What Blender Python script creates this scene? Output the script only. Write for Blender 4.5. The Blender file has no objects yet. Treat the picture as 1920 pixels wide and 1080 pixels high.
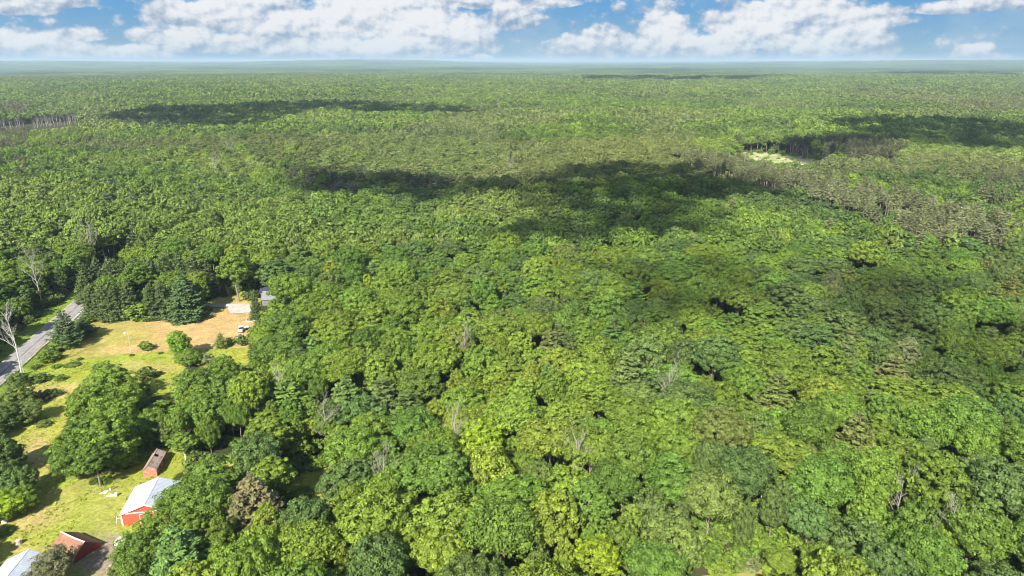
import bpy, bmesh, math, random
import numpy as np
from mathutils import Vector, noise as mnoise

S = bpy.context.scene
C = bpy.context.collection
R = math.radians

# ------------------------------------------------------------------ camera
CAM_H, PITCH, F = 88.0, R(18.4), 1281.0          # metres, radians, focal length in px of a 1920 px wide picture
cam = bpy.data.objects.new('camera', bpy.data.cameras.new('camera'))
C.objects.link(cam)
cam.location = (0, 0, CAM_H)
cam.rotation_euler = (math.pi / 2 - PITCH, 0, 0)
cam.data.sensor_width = 36.0
cam.data.lens = 36.0 * F / 1920.0
cam.data.clip_start = 1.0
cam.data.clip_end = 120000.0
S.camera = cam

# ------------------------------------------------------------------ render, exposure
S.view_settings.view_transform = 'Standard'
S.view_settings.look = 'None'
S.view_settings.gamma = 1.0
S.view_settings.use_curve_mapping = False
S.view_settings.exposure = 1.36
cy = S.cycles
cy.max_bounces = 5
cy.diffuse_bounces = 2
cy.glossy_bounces = 1
cy.transmission_bounces = 3
cy.transparent_max_bounces = 12
cy.volume_bounces = 0
cy.use_denoising = True
cy.use_adaptive_sampling = True
cy.adaptive_threshold = 0.015
cy.filter_width = 1.0
cy.sample_clamp_indirect = 4.0
cy.caustics_reflective = False
cy.caustics_refractive = False

# ------------------------------------------------------------------ sun
AZ, EL = R(20), R(39)                             # sunlight travels away from the camera and a little to the right
SUN = Vector((math.sin(AZ) * math.cos(EL), math.cos(AZ) * math.cos(EL), -math.sin(EL)))
sl = bpy.data.lights.new('sun', 'SUN')
sl.energy = 4.6
sl.angle = R(0.5)
sl.color = (1.0, 0.95, 0.86)
so = bpy.data.objects.new('sun', sl)
C.objects.link(so)
so.location = (-200, -400, 1500)
so.rotation_euler = SUN.to_track_quat('-Z', 'Y').to_euler()


def sstep(a, b, x):
    t = np.clip((x - a) / (b - a), 0, 1)
    return t * t * (3 - 2 * t)


def ray(px, py):
    return Vector((0, math.cos(PITCH), -math.sin(PITCH))) + Vector((1, 0, 0)) * ((px - 960) / F) \
        + Vector((0, math.sin(PITCH), math.cos(PITCH))) * ((540 - py) / F)


def at(px, py, z=0.0):
    d = ray(px, py)
    t = (z - CAM_H) / d.z
    return Vector((0, 0, CAM_H)) + d * t


def proj(x, y, z):
    """world -> pixel of the 1920 px wide frame (works on arrays)"""
    dz = z - CAM_H
    dep = y * math.cos(PITCH) - dz * math.sin(PITCH)
    up = y * math.sin(PITCH) + dz * math.cos(PITCH)
    return 960 + F * x / dep, 540 - F * up / dep, dep


# ------------------------------------------------------------------ node helpers
def newmat(name):
    m = bpy.data.materials.new(name)
    m.use_nodes = True
    m.node_tree.nodes.clear()
    return m, m.node_tree


class NT:
    def __init__(s, nt):
        s.nt = nt

    def n(s, typ, **kw):
        nd = s.nt.nodes.new(typ)
        for k, v in kw.items():
            setattr(nd, k, v)
        return nd

    def put(s, sock, v):
        if isinstance(v, bpy.types.NodeSocket):
            s.nt.links.new(v, sock)
        elif v is not None:
            if isinstance(v, (tuple, list)) and len(v) == 3 and sock.type == 'RGBA':
                v = (*v, 1)
            sock.default_value = v

    def math(s, op, a, b=None, c=None, clamp=False):
        nd = s.n('ShaderNodeMath', operation=op, use_clamp=clamp)
        s.put(nd.inputs[0], a)
        s.put(nd.inputs[1], b)
        s.put(nd.inputs[2], c)
        return nd.outputs[0]

    def vmath(s, op, a, b=None):
        nd = s.n('ShaderNodeVectorMath', operation=op)
        s.put(nd.inputs[0], a)
        s.put(nd.inputs[1], b)
        return nd.outputs[0]

    def mix(s, f, a, b, mode='MIX'):
        nd = s.n('ShaderNodeMix', data_type='RGBA', blend_type=mode)
        s.put(nd.inputs['Factor'], f)
        s.put(nd.inputs[6], a)
        s.put(nd.inputs[7], b)
        return nd.outputs[2]

    def noise(s, vec, scale, detail=4, rough=0.55, lac=2.0, dist=0.0, dim='3D'):
        nd = s.n('ShaderNodeTexNoise', noise_dimensions=dim)
        s.put(nd.inputs['Vector'], vec)
        nd.inputs['Scale'].default_value = scale
        nd.inputs['Detail'].default_value = detail
        nd.inputs['Roughness'].default_value = rough
        nd.inputs['Lacunarity'].default_value = lac
        nd.inputs['Distortion'].default_value = dist
        return nd.outputs[0]

    def smooth(s, x, a, b, lo=0.0, hi=1.0):
        nd = s.n('ShaderNodeMapRange', interpolation_type='SMOOTHSTEP')
        s.put(nd.inputs[0], x)
        for i, v in enumerate((a, b, lo, hi)):
            s.put(nd.inputs[1 + i], v)
        return nd.outputs[0]


# ------------------------------------------------------------------ world: sky and far cumulus
world = bpy.data.worlds.new('World')
S.world = world
world.use_nodes = True
wt = world.node_tree
wt.nodes.clear()
W = NT(wt)
sky = W.n('ShaderNodeTexSky', sky_type='NISHITA', sun_disc=False)
sky.sun_elevation = EL
sky.sun_rotation = math.pi + AZ
sky.altitude = 300
sky.air_density = 1.0
sky.dust_density = 0.6
sky.ozone_density = 2.5
tc = W.n('ShaderNodeTexCoord').outputs['Generated']
sep = W.n('ShaderNodeSeparateXYZ')
wt.links.new(tc, sep.inputs[0])
dx, dy, dz = sep.outputs
az = W.math('ARCTAN2', dx, dy)
el = W.math('ARCSINE', dz)
comb = W.n('ShaderNodeCombineXYZ')
wt.links.new(W.math('MULTIPLY', az, 1.0), comb.inputs[0])
wt.links.new(W.math('MULTIPLY', el, 1.35), comb.inputs[1])
uv = comb.outputs[0]


def azel(px, py):
    d = ray(px, py).normalized()
    return math.atan2(d.x, d.y), math.asin(d.z)


# far cumulus banks: (px, py of the flat base, half width px, height px, density)
BANKS = [(700, 26, 190, 44, 1.0), (490, 22, 120, 40, .95), (110, 10, 80, 32, .85), (1480, 28, 190, 44, .9), (330, 76, 120, 30, .7), (60, 104, 130, 56, 1.0), (35, 20, 80, 40, .8), (215, 104, 150, 26, .75), (160, 66, 60, 24, .6),
         (420, 92, 140, 34, .85), (400, 44, 130, 60, 1.0), (560, 74, 150, 60, .85), (650, 48, 130, 60, 1.1), (600, 100, 180, 30, .9),
         (700, 106, 160, 55, 1.0), (790, 74, 110, 64, 1.15), (880, 86, 62, 62, 1.15), (905, 112, 26, 14, .9),
         (960, 44, 60, 52, .95), (890, 12, 110, 24, .9), (1030, 10, 60, 22, .8),
         (1085, 104, 90, 46, .9), (1130, 84, 70, 46, .8), (1200, 104, 45, 50, .9), (1245, 110, 80, 98, 1.15), (1350, 110, 66, 68, 1.1),
         (1235, 24, 36, 28, .7), (1310, 100, 60, 46, 1.0),
         (1540, 108, 120, 62, 1.0), (1430, 78, 90, 50, .85), (1480, 50, 190, 60, 1.0), (1610, 98, 80, 78, 1.1), (1600, 40, 150, 34, .9),
         (1800, 16, 180, 26, .85), (1810, 107, 38, 30, 1.0), (1845, 108, 40, 34, 1.0)]


def cloud_field(vec):
    """billowing noise, 0..1"""
    a = W.noise(vec, 15.0, 8, 0.58)
    v = W.n('ShaderNodeTexVoronoi', feature='SMOOTH_F1', voronoi_dimensions='2D')
    W.put(v.inputs['Vector'], W.vmath('ADD', vec, W.vmath('MULTIPLY', W.n('ShaderNodeTexNoise').outputs[1], (0.0, 0.0, 0.0))))
    v.inputs['Scale'].default_value = 34.0
    v.inputs['Detail'].default_value = 3.0
    v.inputs['Roughness'].default_value = 0.55
    v.inputs['Smoothness'].default_value = 0.35
    b = W.math('SUBTRACT', 0.9, v.outputs['Distance'])
    return W.math('ADD', W.math('MULTIPLY', a, 0.74), W.math('MULTIPLY', b, 0.26))


warp = W.n('ShaderNodeTexNoise')
W.put(warp.inputs['Vector'], uv)
warp.inputs['Scale'].default_value = 14.0
warp.inputs['Detail'].default_value = 3.0
wv = W.vmath('MULTIPLY', W.vmath('SUBTRACT', warp.outputs[1], (0.5, 0.5, 0.5)), (0.035, 0.022, 0.0))
sp2 = W.n('ShaderNodeSeparateXYZ')
wt.links.new(W.vmath('ADD', uv, wv), sp2.inputs[0])
wu, wvv = sp2.outputs[0], sp2.outputs[1]
mask = None
relh = None
for (px, py, hw, hh, den) in BANKS:
    a0, e0 = azel(px, py)
    a1, _ = azel(px + hw, py)
    _, e1 = azel(px, py - hh)
    ra = abs(a1 - a0) * 1.05
    rh = max(abs(e1 - e0), 0.004)
    u = W.math('DIVIDE', W.math('SUBTRACT', wu, a0), ra)
    v = W.math('DIVIDE', W.math('SUBTRACT', wvv, e0 * 1.35), rh * 1.35)
    below = W.math('LESS_THAN', v, 0.0)
    vv = W.math('MULTIPLY', v, W.math('MULTIPLY_ADD', below, 2.2, 1.0))   # flat bases
    d2 = W.math('ADD', W.math('MULTIPLY', u, u), W.math('MULTIPLY', vv, vv))
    m = W.math('MULTIPLY', W.math('SUBTRACT', 1.0, d2), den)
    lit = W.math('MULTIPLY', W.math('MAXIMUM', m, 0.0), W.math('MULTIPLY_ADD', v, 0.8, -0.05))
    mask = m if mask is None else W.math('SMOOTH_MAX', mask, m, 0.4)
    relh = lit if relh is None else W.math('MAXIMUM', relh, lit)
n0 = cloud_field(uv)
n1 = cloud_field(W.vmath('ADD', uv, (-0.005, 0.008, 0.0)))
wide = W.noise(uv, 5.0, 4, 0.5)
gen = W.smooth(W.math('ABSOLUTE', az), 0.75, 0.95)                        # a generic broken deck outside the view
mask = W.math('MAXIMUM', mask, W.math('MULTIPLY', gen, W.smooth(wide, 0.5, 0.62)))
dens = W.math('ADD', mask, W.math('MULTIPLY', W.math('SUBTRACT', n0, 0.38), 1.9))
alpha = W.smooth(dens, 0.0, 0.44)
emb = W.math('MULTIPLY', W.math('SUBTRACT', n0, n1), 2.1)                  # sunward side of each billow
light = W.math('ADD', W.math('ADD', W.math('MULTIPLY', relh, 1.9), 0.36), emb)
light = W.math('ADD', light, W.math('MULTIPLY', W.math('SUBTRACT', wide, 0.5), 0.9))
light = W.smooth(light, 0.0, 0.95)
ccol = W.mix(light, (1.30, 1.95, 2.80), (4.35, 4.4, 4.5))
haze_el = W.smooth(el, 0.0, 0.05, 0.30, 0.0)
ccol = W.mix(haze_el, ccol, (2.6, 3.35, 3.85))
lowsky = W.mix(W.smooth(el, 0.0, 0.085), (1.35, 2.35, 3.15), (0.62, 1.80, 3.35))
veil = W.smooth(W.noise(W.vmath('ADD', uv, (3.1, 0.4, 0.0)), 6.0, 5, 0.55), 0.46, 0.66, 0.0, 0.7)
lowsky = W.mix(veil, lowsky, (2.05, 2.85, 3.6))
clear = W.mix(W.smooth(el, 0.10, 0.35), lowsky, sky.outputs[0])
low = W.smooth(el, -0.01, 0.0)
final = W.mix(W.math('MULTIPLY', W.math('MULTIPLY', alpha, low), 0.97), clear, ccol)
bg = W.n('ShaderNodeBackground')
bg.inputs['Strength'].default_value = 0.08
wt.links.new(final, bg.inputs['Color'])
wo = W.n('ShaderNodeOutputWorld')
wt.links.new(bg.outputs[0], wo.inputs['Surface'])

# ------------------------------------------------------------------ numeric helpers
rng = np.random.default_rng(7)
random.seed(11)


def _h(ix, iy, seed):
    h = (ix.astype(np.int64) * 374761393 + iy.astype(np.int64) * 668265263 + seed * 974634777) & 0x7fffffff
    h = ((h ^ (h >> 13)) * 1274126177) & 0x7fffffff
    h = h ^ (h >> 16)
    return (h & 0xffff) / 65535.0


def vnoise(x, y, scale, seed=0, octaves=3):
    x = np.asarray(x, float) / scale
    y = np.asarray(y, float) / scale
    tot, amp, s = 0, 1, 0
    for o in range(octaves):
        ix, iy = np.floor(x), np.floor(y)
        fx, fy = x - ix, y - iy
        fx, fy = fx * fx * (3 - 2 * fx), fy * fy * (3 - 2 * fy)
        a, b = _h(ix, iy, seed + o), _h(ix + 1, iy, seed + o)
        c, d = _h(ix, iy + 1, seed + o), _h(ix + 1, iy + 1, seed + o)
        tot = tot + amp * ((a * (1 - fx) + b * fx) * (1 - fy) + (c * (1 - fx) + d * fx) * fy)
        s += amp
        amp *= 0.5
        x, y = x * 2.03 + 17.1, y * 2.03 + 5.3
    return tot / s


def inpoly(px, py, poly):
    px, py = np.asarray(px, float), np.asarray(py, float)
    r = np.zeros(px.shape, bool)
    n = len(poly)
    for i in range(n):
        x0, y0 = poly[i]
        x1, y1 = poly[(i + 1) % n]
        if y0 == y1:
            continue
        c = ((y0 > py) != (y1 > py)) & (px < (x1 - x0) * (py - y0) / (y1 - y0) + x0)
        r ^= c
    return r


def terrain(x, y):
    r = np.hypot(x, y)
    a = sstep(450, 1500, r) * 5.0 + sstep(2500, 8000, r) * 22.0
    z = (vnoise(x, y, 900, 31, 2) - 0.5) * 2 * a * 0.6 + (vnoise(x, y, 3800, 35, 2) - 0.42) * 2 * a * 0.6
    az_ = np.arctan2(x, y)
    # a low ridge far behind the left half and a lower one to the right
    z = z + sstep(9000, 14000, r) * 80 * (np.exp(-((az_ + 0.20) / 0.16) ** 2)) \
          + sstep(8000, 15000, r) * 78 * sstep(0.05, 0.6, az_) + sstep(9000, 15000, r) * 64 * sstep(-0.35, -0.6, az_)
    return z


def link(o, parent=None):
    C.objects.link(o)
    if parent is not None:
        o.parent = parent
    return o


def meta(o, label=None, cat=None, group=None, kind=None):
    if label:
        o['label'] = label
    if cat:
        o['category'] = cat
    if group:
        o['group'] = group
    if kind:
        o['kind'] = kind
    return o


def empty(name, loc, rz=0.0, scale=(1, 1, 1)):
    e = bpy.data.objects.new(name, None)
    e.empty_display_size = 0.5
    e.location = loc
    e.rotation_euler = (0, 0, rz)
    e.scale = scale
    return link(e)


def quadmesh(name, verts, mats, faces4=None, tris=None, fattr=None, matidx=None, smooth=False):
    """fast mesh from numpy: verts (N,3), faces4 (M,4), tris (K,3)"""
    me = bpy.data.meshes.new(name)
    v = np.asarray(verts, np.float32)
    me.vertices.add(len(v))
    me.vertices.foreach_set('co', v.ravel())
    fl = []
    starts, tot = [], 0
    if faces4 is not None and len(faces4):
        f4 = np.asarray(faces4, np.int32)
        fl.append(f4.ravel())
        starts.append(np.arange(len(f4)) * 4)
        tot = len(f4) * 4
    if tris is not None and len(tris):
        f3 = np.asarray(tris, np.int32)
        fl.append(f3.ravel())
        starts.append(tot + np.arange(len(f3)) * 3)
    loops = np.concatenate(fl)
    st = np.concatenate(starts).astype(np.int32)
    me.loops.add(len(loops))
    me.loops.foreach_set('vertex_index', loops)
    me.polygons.add(len(st))
    me.polygons.foreach_set('loop_start', st)
    if smooth:
        me.polygons.foreach_set('use_smooth', np.ones(len(st), bool))
    if fattr is not None:
        for k, arr in fattr.items():
            a = me.attributes.new(k, 'FLOAT', 'FACE')
            a.data.foreach_set('value', np.asarray(arr, np.float32))
    for m in mats:
        me.materials.append(m)
    if matidx is not None:
        me.polygons.foreach_set('material_index', np.asarray(matidx, np.int32))
    me.update(calc_edges=True)
    return me


class MB:
    """small mesh builder in python lists"""

    def __init__(s):
        s.v, s.f = [], []

    def add(s, vs, fs):
        o = len(s.v)
        s.v += [tuple(p) for p in vs]
        s.f += [tuple(i + o for i in f) for f in fs]
        return s

    def box(s, c, d, rz=0.0):
        x, y, z = d[0] / 2, d[1] / 2, d[2] / 2
        cs, sn = math.cos(rz), math.sin(rz)
        P = []
        for dz_ in (-z, z):
            for (a, b) in ((-x, -y), (x, -y), (x, y), (-x, y)):
                P.append((c[0] + a * cs - b * sn, c[1] + a * sn + b * cs, c[2] + dz_))
        return s.add(P, [(0, 3, 2, 1), (4, 5, 6, 7), (0, 1, 5, 4), (1, 2, 6, 5), (2, 3, 7, 6), (3, 0, 4, 7)])

    def slab(s, quad, t):
        """four corner points (any plane) thickened downward by t"""
        q = [Vector(p) for p in quad]
        n = (q[1] - q[0]).cross(q[3] - q[0]).normalized()
        if n.z < 0:
            n = -n
        lo = [p - n * t for p in q]
        return s.add(q + lo, [(0, 1, 2, 3), (7, 6, 5, 4), (0, 4, 5, 1), (1, 5, 6, 2), (2, 6, 7, 3), (3, 7, 4, 0)])

    def tube(s, pts, rad, n=6, cap=True):
        pts = [Vector(p) for p in pts]
        rings = []
        for i, p in enumerate(pts):
            d = (pts[min(i + 1, len(pts) - 1)] - pts[max(i - 1, 0)])
            d = d.normalized() if d.length > 1e-6 else Vector((0, 0, 1))
            a = d.cross(Vector((0.31, 0.95, 0.05))).normalized()
            b = d.cross(a)
            rings.append([p + (a * math.cos(2 * math.pi * k / n) + b * math.sin(2 * math.pi * k / n)) * rad[i] for k in range(n)])
        vs = [q for r_ in rings for q in r_]
        fs = []
        for i in range(len(pts) - 1):
            for k in range(n):
                fs.append((i * n + k, i * n + (k + 1) % n, (i + 1) * n + (k + 1) % n, (i + 1) * n + k))
        if cap:
            fs.append(tuple(range(n))[::-1])
            fs.append(tuple((len(pts) - 1) * n + k for k in range(n)))
        return s.add(vs, fs)

    def lathe(s, prof, n=16, c=(0, 0, 0), axis='z'):
        vs, fs = [], []
        for (r_, h) in prof:
            for k in range(n):
                a = 2 * math.pi * k / n
                p = (r_ * math.cos(a), r_ * math.sin(a), h)
                if axis == 'x':
                    p = (p[2], p[0], p[1])
                elif axis == 'y':
                    p = (p[0], p[2], p[1])
                vs.append((p[0] + c[0], p[1] + c[1], p[2] + c[2]))
        for i in range(len(prof) - 1):
            for k in range(n):
                fs.append((i * n + k, i * n + (k + 1) % n, (i + 1) * n + (k + 1) % n, (i + 1) * n + k))
        fs.append(tuple(range(n))[::-1])
        fs.append(tuple((len(prof) - 1) * n + k for k in range(n)))
        return s.add(vs, fs)

    def mesh(s, name, mat, smooth=False):
        me = bpy.data.meshes.new(name)
        me.from_pydata(s.v, [], s.f)
        me.materials.append(mat)
        if smooth:
            me.polygons.foreach_set('use_smooth', np.ones(len(me.polygons), bool))
        me.update()
        return me

    def build(s, name, mat, parent=None, bevel=0.0, smooth=False):
        o = bpy.data.objects.new(name, s.mesh(name, mat, smooth))
        if bevel:
            b = o.modifiers.new('bevel', 'BEVEL')
            b.width = bevel
            b.segments = 2
        return link(o, parent)


# ------------------------------------------------------------------ materials
def foliage_mat(name, transl=0.30):
    m, nt = newmat(name)
    N = NT(nt)
    a = N.n('ShaderNodeAttribute', attribute_type='INSTANCER', attribute_name='tint')
    v = N.n('ShaderNodeAttribute', attribute_type='GEOMETRY', attribute_name='leaf')
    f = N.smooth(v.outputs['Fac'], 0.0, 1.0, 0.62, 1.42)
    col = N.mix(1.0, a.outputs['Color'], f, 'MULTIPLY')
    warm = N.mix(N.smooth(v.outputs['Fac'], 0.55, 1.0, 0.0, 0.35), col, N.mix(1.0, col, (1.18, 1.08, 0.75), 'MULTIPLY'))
    p = N.n('ShaderNodeBsdfPrincipled')
    N.put(p.inputs['Base Color'], warm)
    p.inputs['Roughness'].default_value = 0.5
    p.inputs['Specular IOR Level'].default_value = 0.18
    t = N.n('ShaderNodeBsdfTranslucent')
    N.put(t.inputs['Color'], N.mix(1.0, warm, (1.3, 1.35, 0.5), 'MULTIPLY'))
    ms = N.n('ShaderNodeMixShader')
    ms.inputs[0].default_value = transl
    nt.links.new(p.outputs[0], ms.inputs[1])
    nt.links.new(t.outputs[0], ms.inputs[2])
    o = N.n('ShaderNodeOutputMaterial')
    nt.links.new(ms.outputs[0], o.inputs[0])
    return m


def simple_mat(name, col, rough=0.7, col2=None, nscale=2.0, nlo=0.4, nhi=0.65, metallic=0.0, bump=0.0, stretch=None, col3=None, spec=0.3):
    m, nt = newmat(name)
    N = NT(nt)
    p = N.n('ShaderNodeBsdfPrincipled')
    p.inputs['Roughness'].default_value = rough
    p.inputs['Metallic'].default_value = metallic
    p.inputs['Specular IOR Level'].default_value = spec
    tcn = N.n('ShaderNodeTexCoord').outputs['Object']
    if stretch:
        tcn = N.vmath('MULTIPLY', tcn, stretch)
    if col2 is not None:
        n = N.noise(tcn, nscale, 5, 0.6)
        c = N.mix(N.smooth(n, nlo, nhi), col, col2)
        if col3 is not None:
            n2 = N.noise(tcn, nscale * 3.7, 4, 0.65)
            c = N.mix(N.smooth(n2, 0.52, 0.66), c, col3)
        N.put(p.inputs['Base Color'], c)
        if bump:
            b = N.n('ShaderNodeBump')
            b.inputs['Strength'].default_value = bump
            b.inputs['Distance'].default_value = 0.05
            N.put(b.inputs['Height'], n)
            nt.links.new(b.outputs[0], p.inputs['Normal'])
    else:
        p.inputs['Base Color'].default_value = (*col, 1)
    o = N.n('ShaderNodeOutputMaterial')
    nt.links.new(p.outputs[0], o.inputs[0])
    return m


def corrugated_mat(name, col, col2, axis_vec, rough=0.35, nlo=0.45, nhi=0.7, nscale=0.8, spec=0.5, pitch=14.0, col3=None):
    """ribbed sheet-metal roofing: ribs run down the slope"""
    m, nt = newmat(name)
    N = NT(nt)
    p = N.n('ShaderNodeBsdfPrincipled')
    p.inputs['Roughness'].default_value = rough
    p.inputs['Specular IOR Level'].default_value = spec
    tcn = N.n('ShaderNodeTexCoord').outputs['Object']
    n = N.noise(tcn, nscale, 6, 0.62)
    c = N.mix(N.smooth(n, nlo, nhi), col, col2)
    if col3 is not None:
        n2 = N.noise(tcn, nscale * 2.7, 6, 0.7)
        c = N.mix(N.smooth(n2, 0.5, 0.62), c, col3)
    d = N.n('ShaderNodeVectorMath', operation='DOT_PRODUCT')
    N.put(d.inputs[0], tcn)
    d.inputs[1].default_value = axis_vec
    w = N.math('SINE', N.math('MULTIPLY', d.outputs['Value'], pitch))
    seam = N.smooth(w, 0.86, 1.0, 1.0, 0.90)
    N.put(p.inputs['Base Color'], N.mix(1.0, c, seam, 'MULTIPLY'))
    b = N.n('ShaderNodeBump')
    b.inputs['Strength'].default_value = 0.3
    b.inputs['Distance'].default_value = 0.04
    N.put(b.inputs['Height'], w)
    nt.links.new(b.outputs[0], p.inputs['Normal'])
    o = N.n('ShaderNodeOutputMaterial')
    nt.links.new(p.outputs[0], o.inputs[0])
    return m


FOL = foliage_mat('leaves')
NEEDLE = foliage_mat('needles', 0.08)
BARK = simple_mat('bark', (0.16, 0.125, 0.095), 0.9, (0.28, 0.24, 0.20), 3.0)
PALEBARK = simple_mat('pale_bark', (0.46, 0.42, 0.37), 0.85, (0.62, 0.58, 0.53), 2.0)
RUSSET = simple_mat('russet_bark', (0.27, 0.21, 0.17), 0.9, (0.34, 0.27, 0.23), 2.0)
PINEBARK = simple_mat('pine_bark', (0.22, 0.14, 0.10), 0.9, (0.32, 0.22, 0.17), 2.0)

# base colours of foliage
YG = (0.178, 0.248, 0.034)
MG = (0.120, 0.193, 0.032)
LG = (0.150, 0.227, 0.033)
BG = (0.106, 0.166, 0.044)
OL = (0.138, 0.186, 0.044)
DK = (0.092, 0.142, 0.036)
LIME = (0.235, 0.330, 0.026)
PALE = (0.185, 0.215, 0.090)
PINE = (0.072, 0.115, 0.038)
SPRUCE = (0.078, 0.112, 0.036)
BROWN = (0.150, 0.115, 0.060)


# ------------------------------------------------------------------ foliage geometry
def unit(a):
    return a / np.maximum(np.linalg.norm(a, axis=-1, keepdims=True), 1e-9)


def cards(P, Nn, size, g, aspect=0.62):
    """a leaf-shaped quad at every point, facing Nn"""
    n = len(P)
    Nn = unit(Nn)
    t = unit(np.cross(Nn, g.normal(size=(n, 3))))
    b = np.cross(Nn, t)
    s = np.asarray(size).reshape(-1, 1) * np.ones((n, 1))
    fold = Nn * s * 0.18
    V = np.stack([P + t * s, P + b * s * aspect + fold, P - t * s, P - b * s * aspect + fold], 1)
    return V.reshape(-1, 3), np.arange(n * 4).reshape(-1, 4)


def sph(g, n):
    return unit(g.normal(size=(n, 3)))


def fib(n, zmin, g):
    k = np.arange(n) + 0.5
    z = 1 - (1 - zmin) * k / n
    a = k * 2.399963 + g.random() * 6.28
    r = np.sqrt(np.maximum(0, 1 - z * z))
    return np.stack([r * np.cos(a), r * np.sin(a), z], 1)


def lobes(d, g, n=7, depth=0.22):
    c = fib(n, -0.2, g) + g.normal(size=(n, 3)) * 0.2
    c = unit(c)
    dots = (d[:, None, :] * c[None]).sum(-1).max(1)
    return 1 - depth * (1 - sstep(0.55, 0.97, dots))


def crown_mesh(name, g, Rx=5.0, Hz=5.5, zc=9.5, ncl=150, rc=0.85, nq=34, qs=0.30, zmin=-0.45, depth=0.24, fill=90, egg=0.0, nl=7, mat=None, drop=0.12):
    d = fib(ncl, zmin, g) + g.normal(size=(ncl, 3)) * 0.10
    d = unit(d)
    rad = lobes(d, g, nl, depth) * (0.76 + 0.27 * g.random(ncl))
    keep = g.random(ncl) > drop
    d, rad = d[keep], rad[keep]
    flat = 1 - egg * np.maximum(d[:, 2:3], 0)                      # egg > 0: pointed top
    cc = d * rad[:, None] * np.array([Rx, Rx, Hz])
    cc[:, :2] *= flat
    # an inner, lower layer so that gaps look into leaves, not through the tree
    ni = int(ncl * 0.45)
    di = fib(ni, zmin, g) + g.normal(size=(ni, 3)) * 0.15
    ci = unit(di) * (0.50 + 0.25 * g.random((ni, 1))) * np.array([Rx, Rx, Hz]) 
    cen = np.concatenate([cc, ci])
    out = unit(cen / np.array([Rx, Rx, Hz]) + 1e-6)
    nC = len(cen)
    rcl = rc * (0.6 + 0.75 * g.random(nC)) * np.where(np.arange(nC) < len(cc), 1, 1.2)
    idx = np.repeat(np.arange(nC), nq)
    nn = unit(sph(g, len(idx)) + out[idx] * 0.75 + np.array([0, 0, 0.25]))
    sq = np.array([1, 1, 0.8])
    P = cen[idx] + nn * rcl[idx, None] * (0.55 + 0.55 * g.random((len(idx), 1))) * sq
    Nn = nn + sph(g, len(idx)) * 0.65
    sz = qs * (0.6 + 0.8 * g.random(len(idx)))
    tone = g.random(nC)[idx] * 0.5 + g.random(len(idx)) * 0.5
    # loose fill
    Pf = sph(g, fill) * (g.random((fill, 1)) ** 0.4) * 0.62 * np.array([Rx, Rx, Hz])
    Pf = Pf[Pf[:, 2] > zmin * Hz * 0.8]
    P = np.concatenate([P, Pf])
    Nn = np.concatenate([Nn, sph(g, len(Pf))])
    sz = np.concatenate([sz, np.full(len(Pf), Rx * 0.16)])
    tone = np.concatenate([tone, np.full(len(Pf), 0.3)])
    P[:, 2] += zc
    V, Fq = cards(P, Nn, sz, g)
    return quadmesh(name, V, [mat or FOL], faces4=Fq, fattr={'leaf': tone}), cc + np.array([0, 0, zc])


def trunk_builder(g, h, r0, targets, n=7, nlimb=9, sway=0.25, r_limb=0.34):
    mb = MB()
    pts, rad = [], []
    sx, sy = g.normal(size=2) * sway
    for i in range(7):
        t = i / 6
        pts.append((sx * math.sin(t * 3), sy * math.sin(t * 2.4), h * t))
        rad.append(r0 * (1.25 if i == 0 else 1) * (1 - 0.78 * t))
    mb.tube(pts, rad, n)
    if len(targets):
        sel = g.choice(len(targets), min(nlimb, len(targets)), replace=False)
        for s_ in sel:
            q = Vector(targets[s_]) * 0.93
            t = 0.35 + 0.5 * g.random()
            a = Vector(pts[0]).lerp(Vector(pts[-1]), t)
            mid = a.lerp(q, 0.5) + Vector((g.normal() * .3, g.normal() * .3, -0.5 + g.random()))
            mb.tube([a, mid, q], [r0 * r_limb * (1.2 - t * .5), r0 * r_limb * 0.6, r0 * 0.06], 5, cap=False)
    return mb


def pine_mesh(name, g, h=17.0, Rb=3.6, z0=3.0, nwh=13, nbr=8, qs=0.42, per=26, plume=0.5, power=0.8, spread=0.34, mat=None):
    """tiers of separate boughs, each a plume of needles that leaves gaps to the next tier"""
    P, Nn, sz, tn = [], [], [], []
    for w in range(nwh):
        t = (w + 0.4 * g.random()) / nwh
        z = z0 + (h - z0) * t
        rr = Rb * ((1 - t) ** power) * (0.85 + 0.3 * g.random()) + 0.25
        nb = max(4, int(nbr * (1 - 0.5 * t)))
        off = g.random() * 6.28
        for b in range(nb):
            a = off + b * 6.283 / nb + g.normal() * 0.18
            L = rr * (0.72 + 0.45 * g.random())
            k = max(6, int(per * L / Rb) + 4)
            s = 0.15 + 0.85 * g.random(k) ** 0.7
            wd = spread * L * (0.35 + 0.65 * np.sin(np.clip(s, 0, 1) * 3.0))
            lat = g.normal(size=k) * wd * 0.5
            x = s * L
            zz = z + plume * (s ** 1.5) * L * 0.35 - 0.12 * L + g.normal(size=k) * 0.16
            ca, sa = math.cos(a), math.sin(a)
            P.append(np.stack([x * ca - lat * sa, x * sa + lat * ca, zz], 1))
            Nn.append(np.stack([g.normal(size=k) * 0.45 + 0.25 * ca, g.normal(size=k) * 0.45 + 0.25 * sa, np.full(k, 1.0)], 1))
            sz.append(qs * (0.6 + 0.7 * g.random(k)))
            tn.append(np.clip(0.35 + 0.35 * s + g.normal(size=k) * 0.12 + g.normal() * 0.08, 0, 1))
    k = 24
    P.append(np.stack([g.normal(size=k) * 0.18, g.normal(size=k) * 0.18, h - 0.2 + g.random(k) * 0.9], 1))
    Nn.append(g.normal(size=(k, 3)))
    sz.append(np.full(k, qs * 0.55))
    tn.append(np.full(k, 0.6))
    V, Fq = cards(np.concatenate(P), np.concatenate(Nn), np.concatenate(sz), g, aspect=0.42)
    return quadmesh(name, V, [mat or NEEDLE], faces4=Fq, fattr={'leaf': np.concatenate(tn)})


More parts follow.
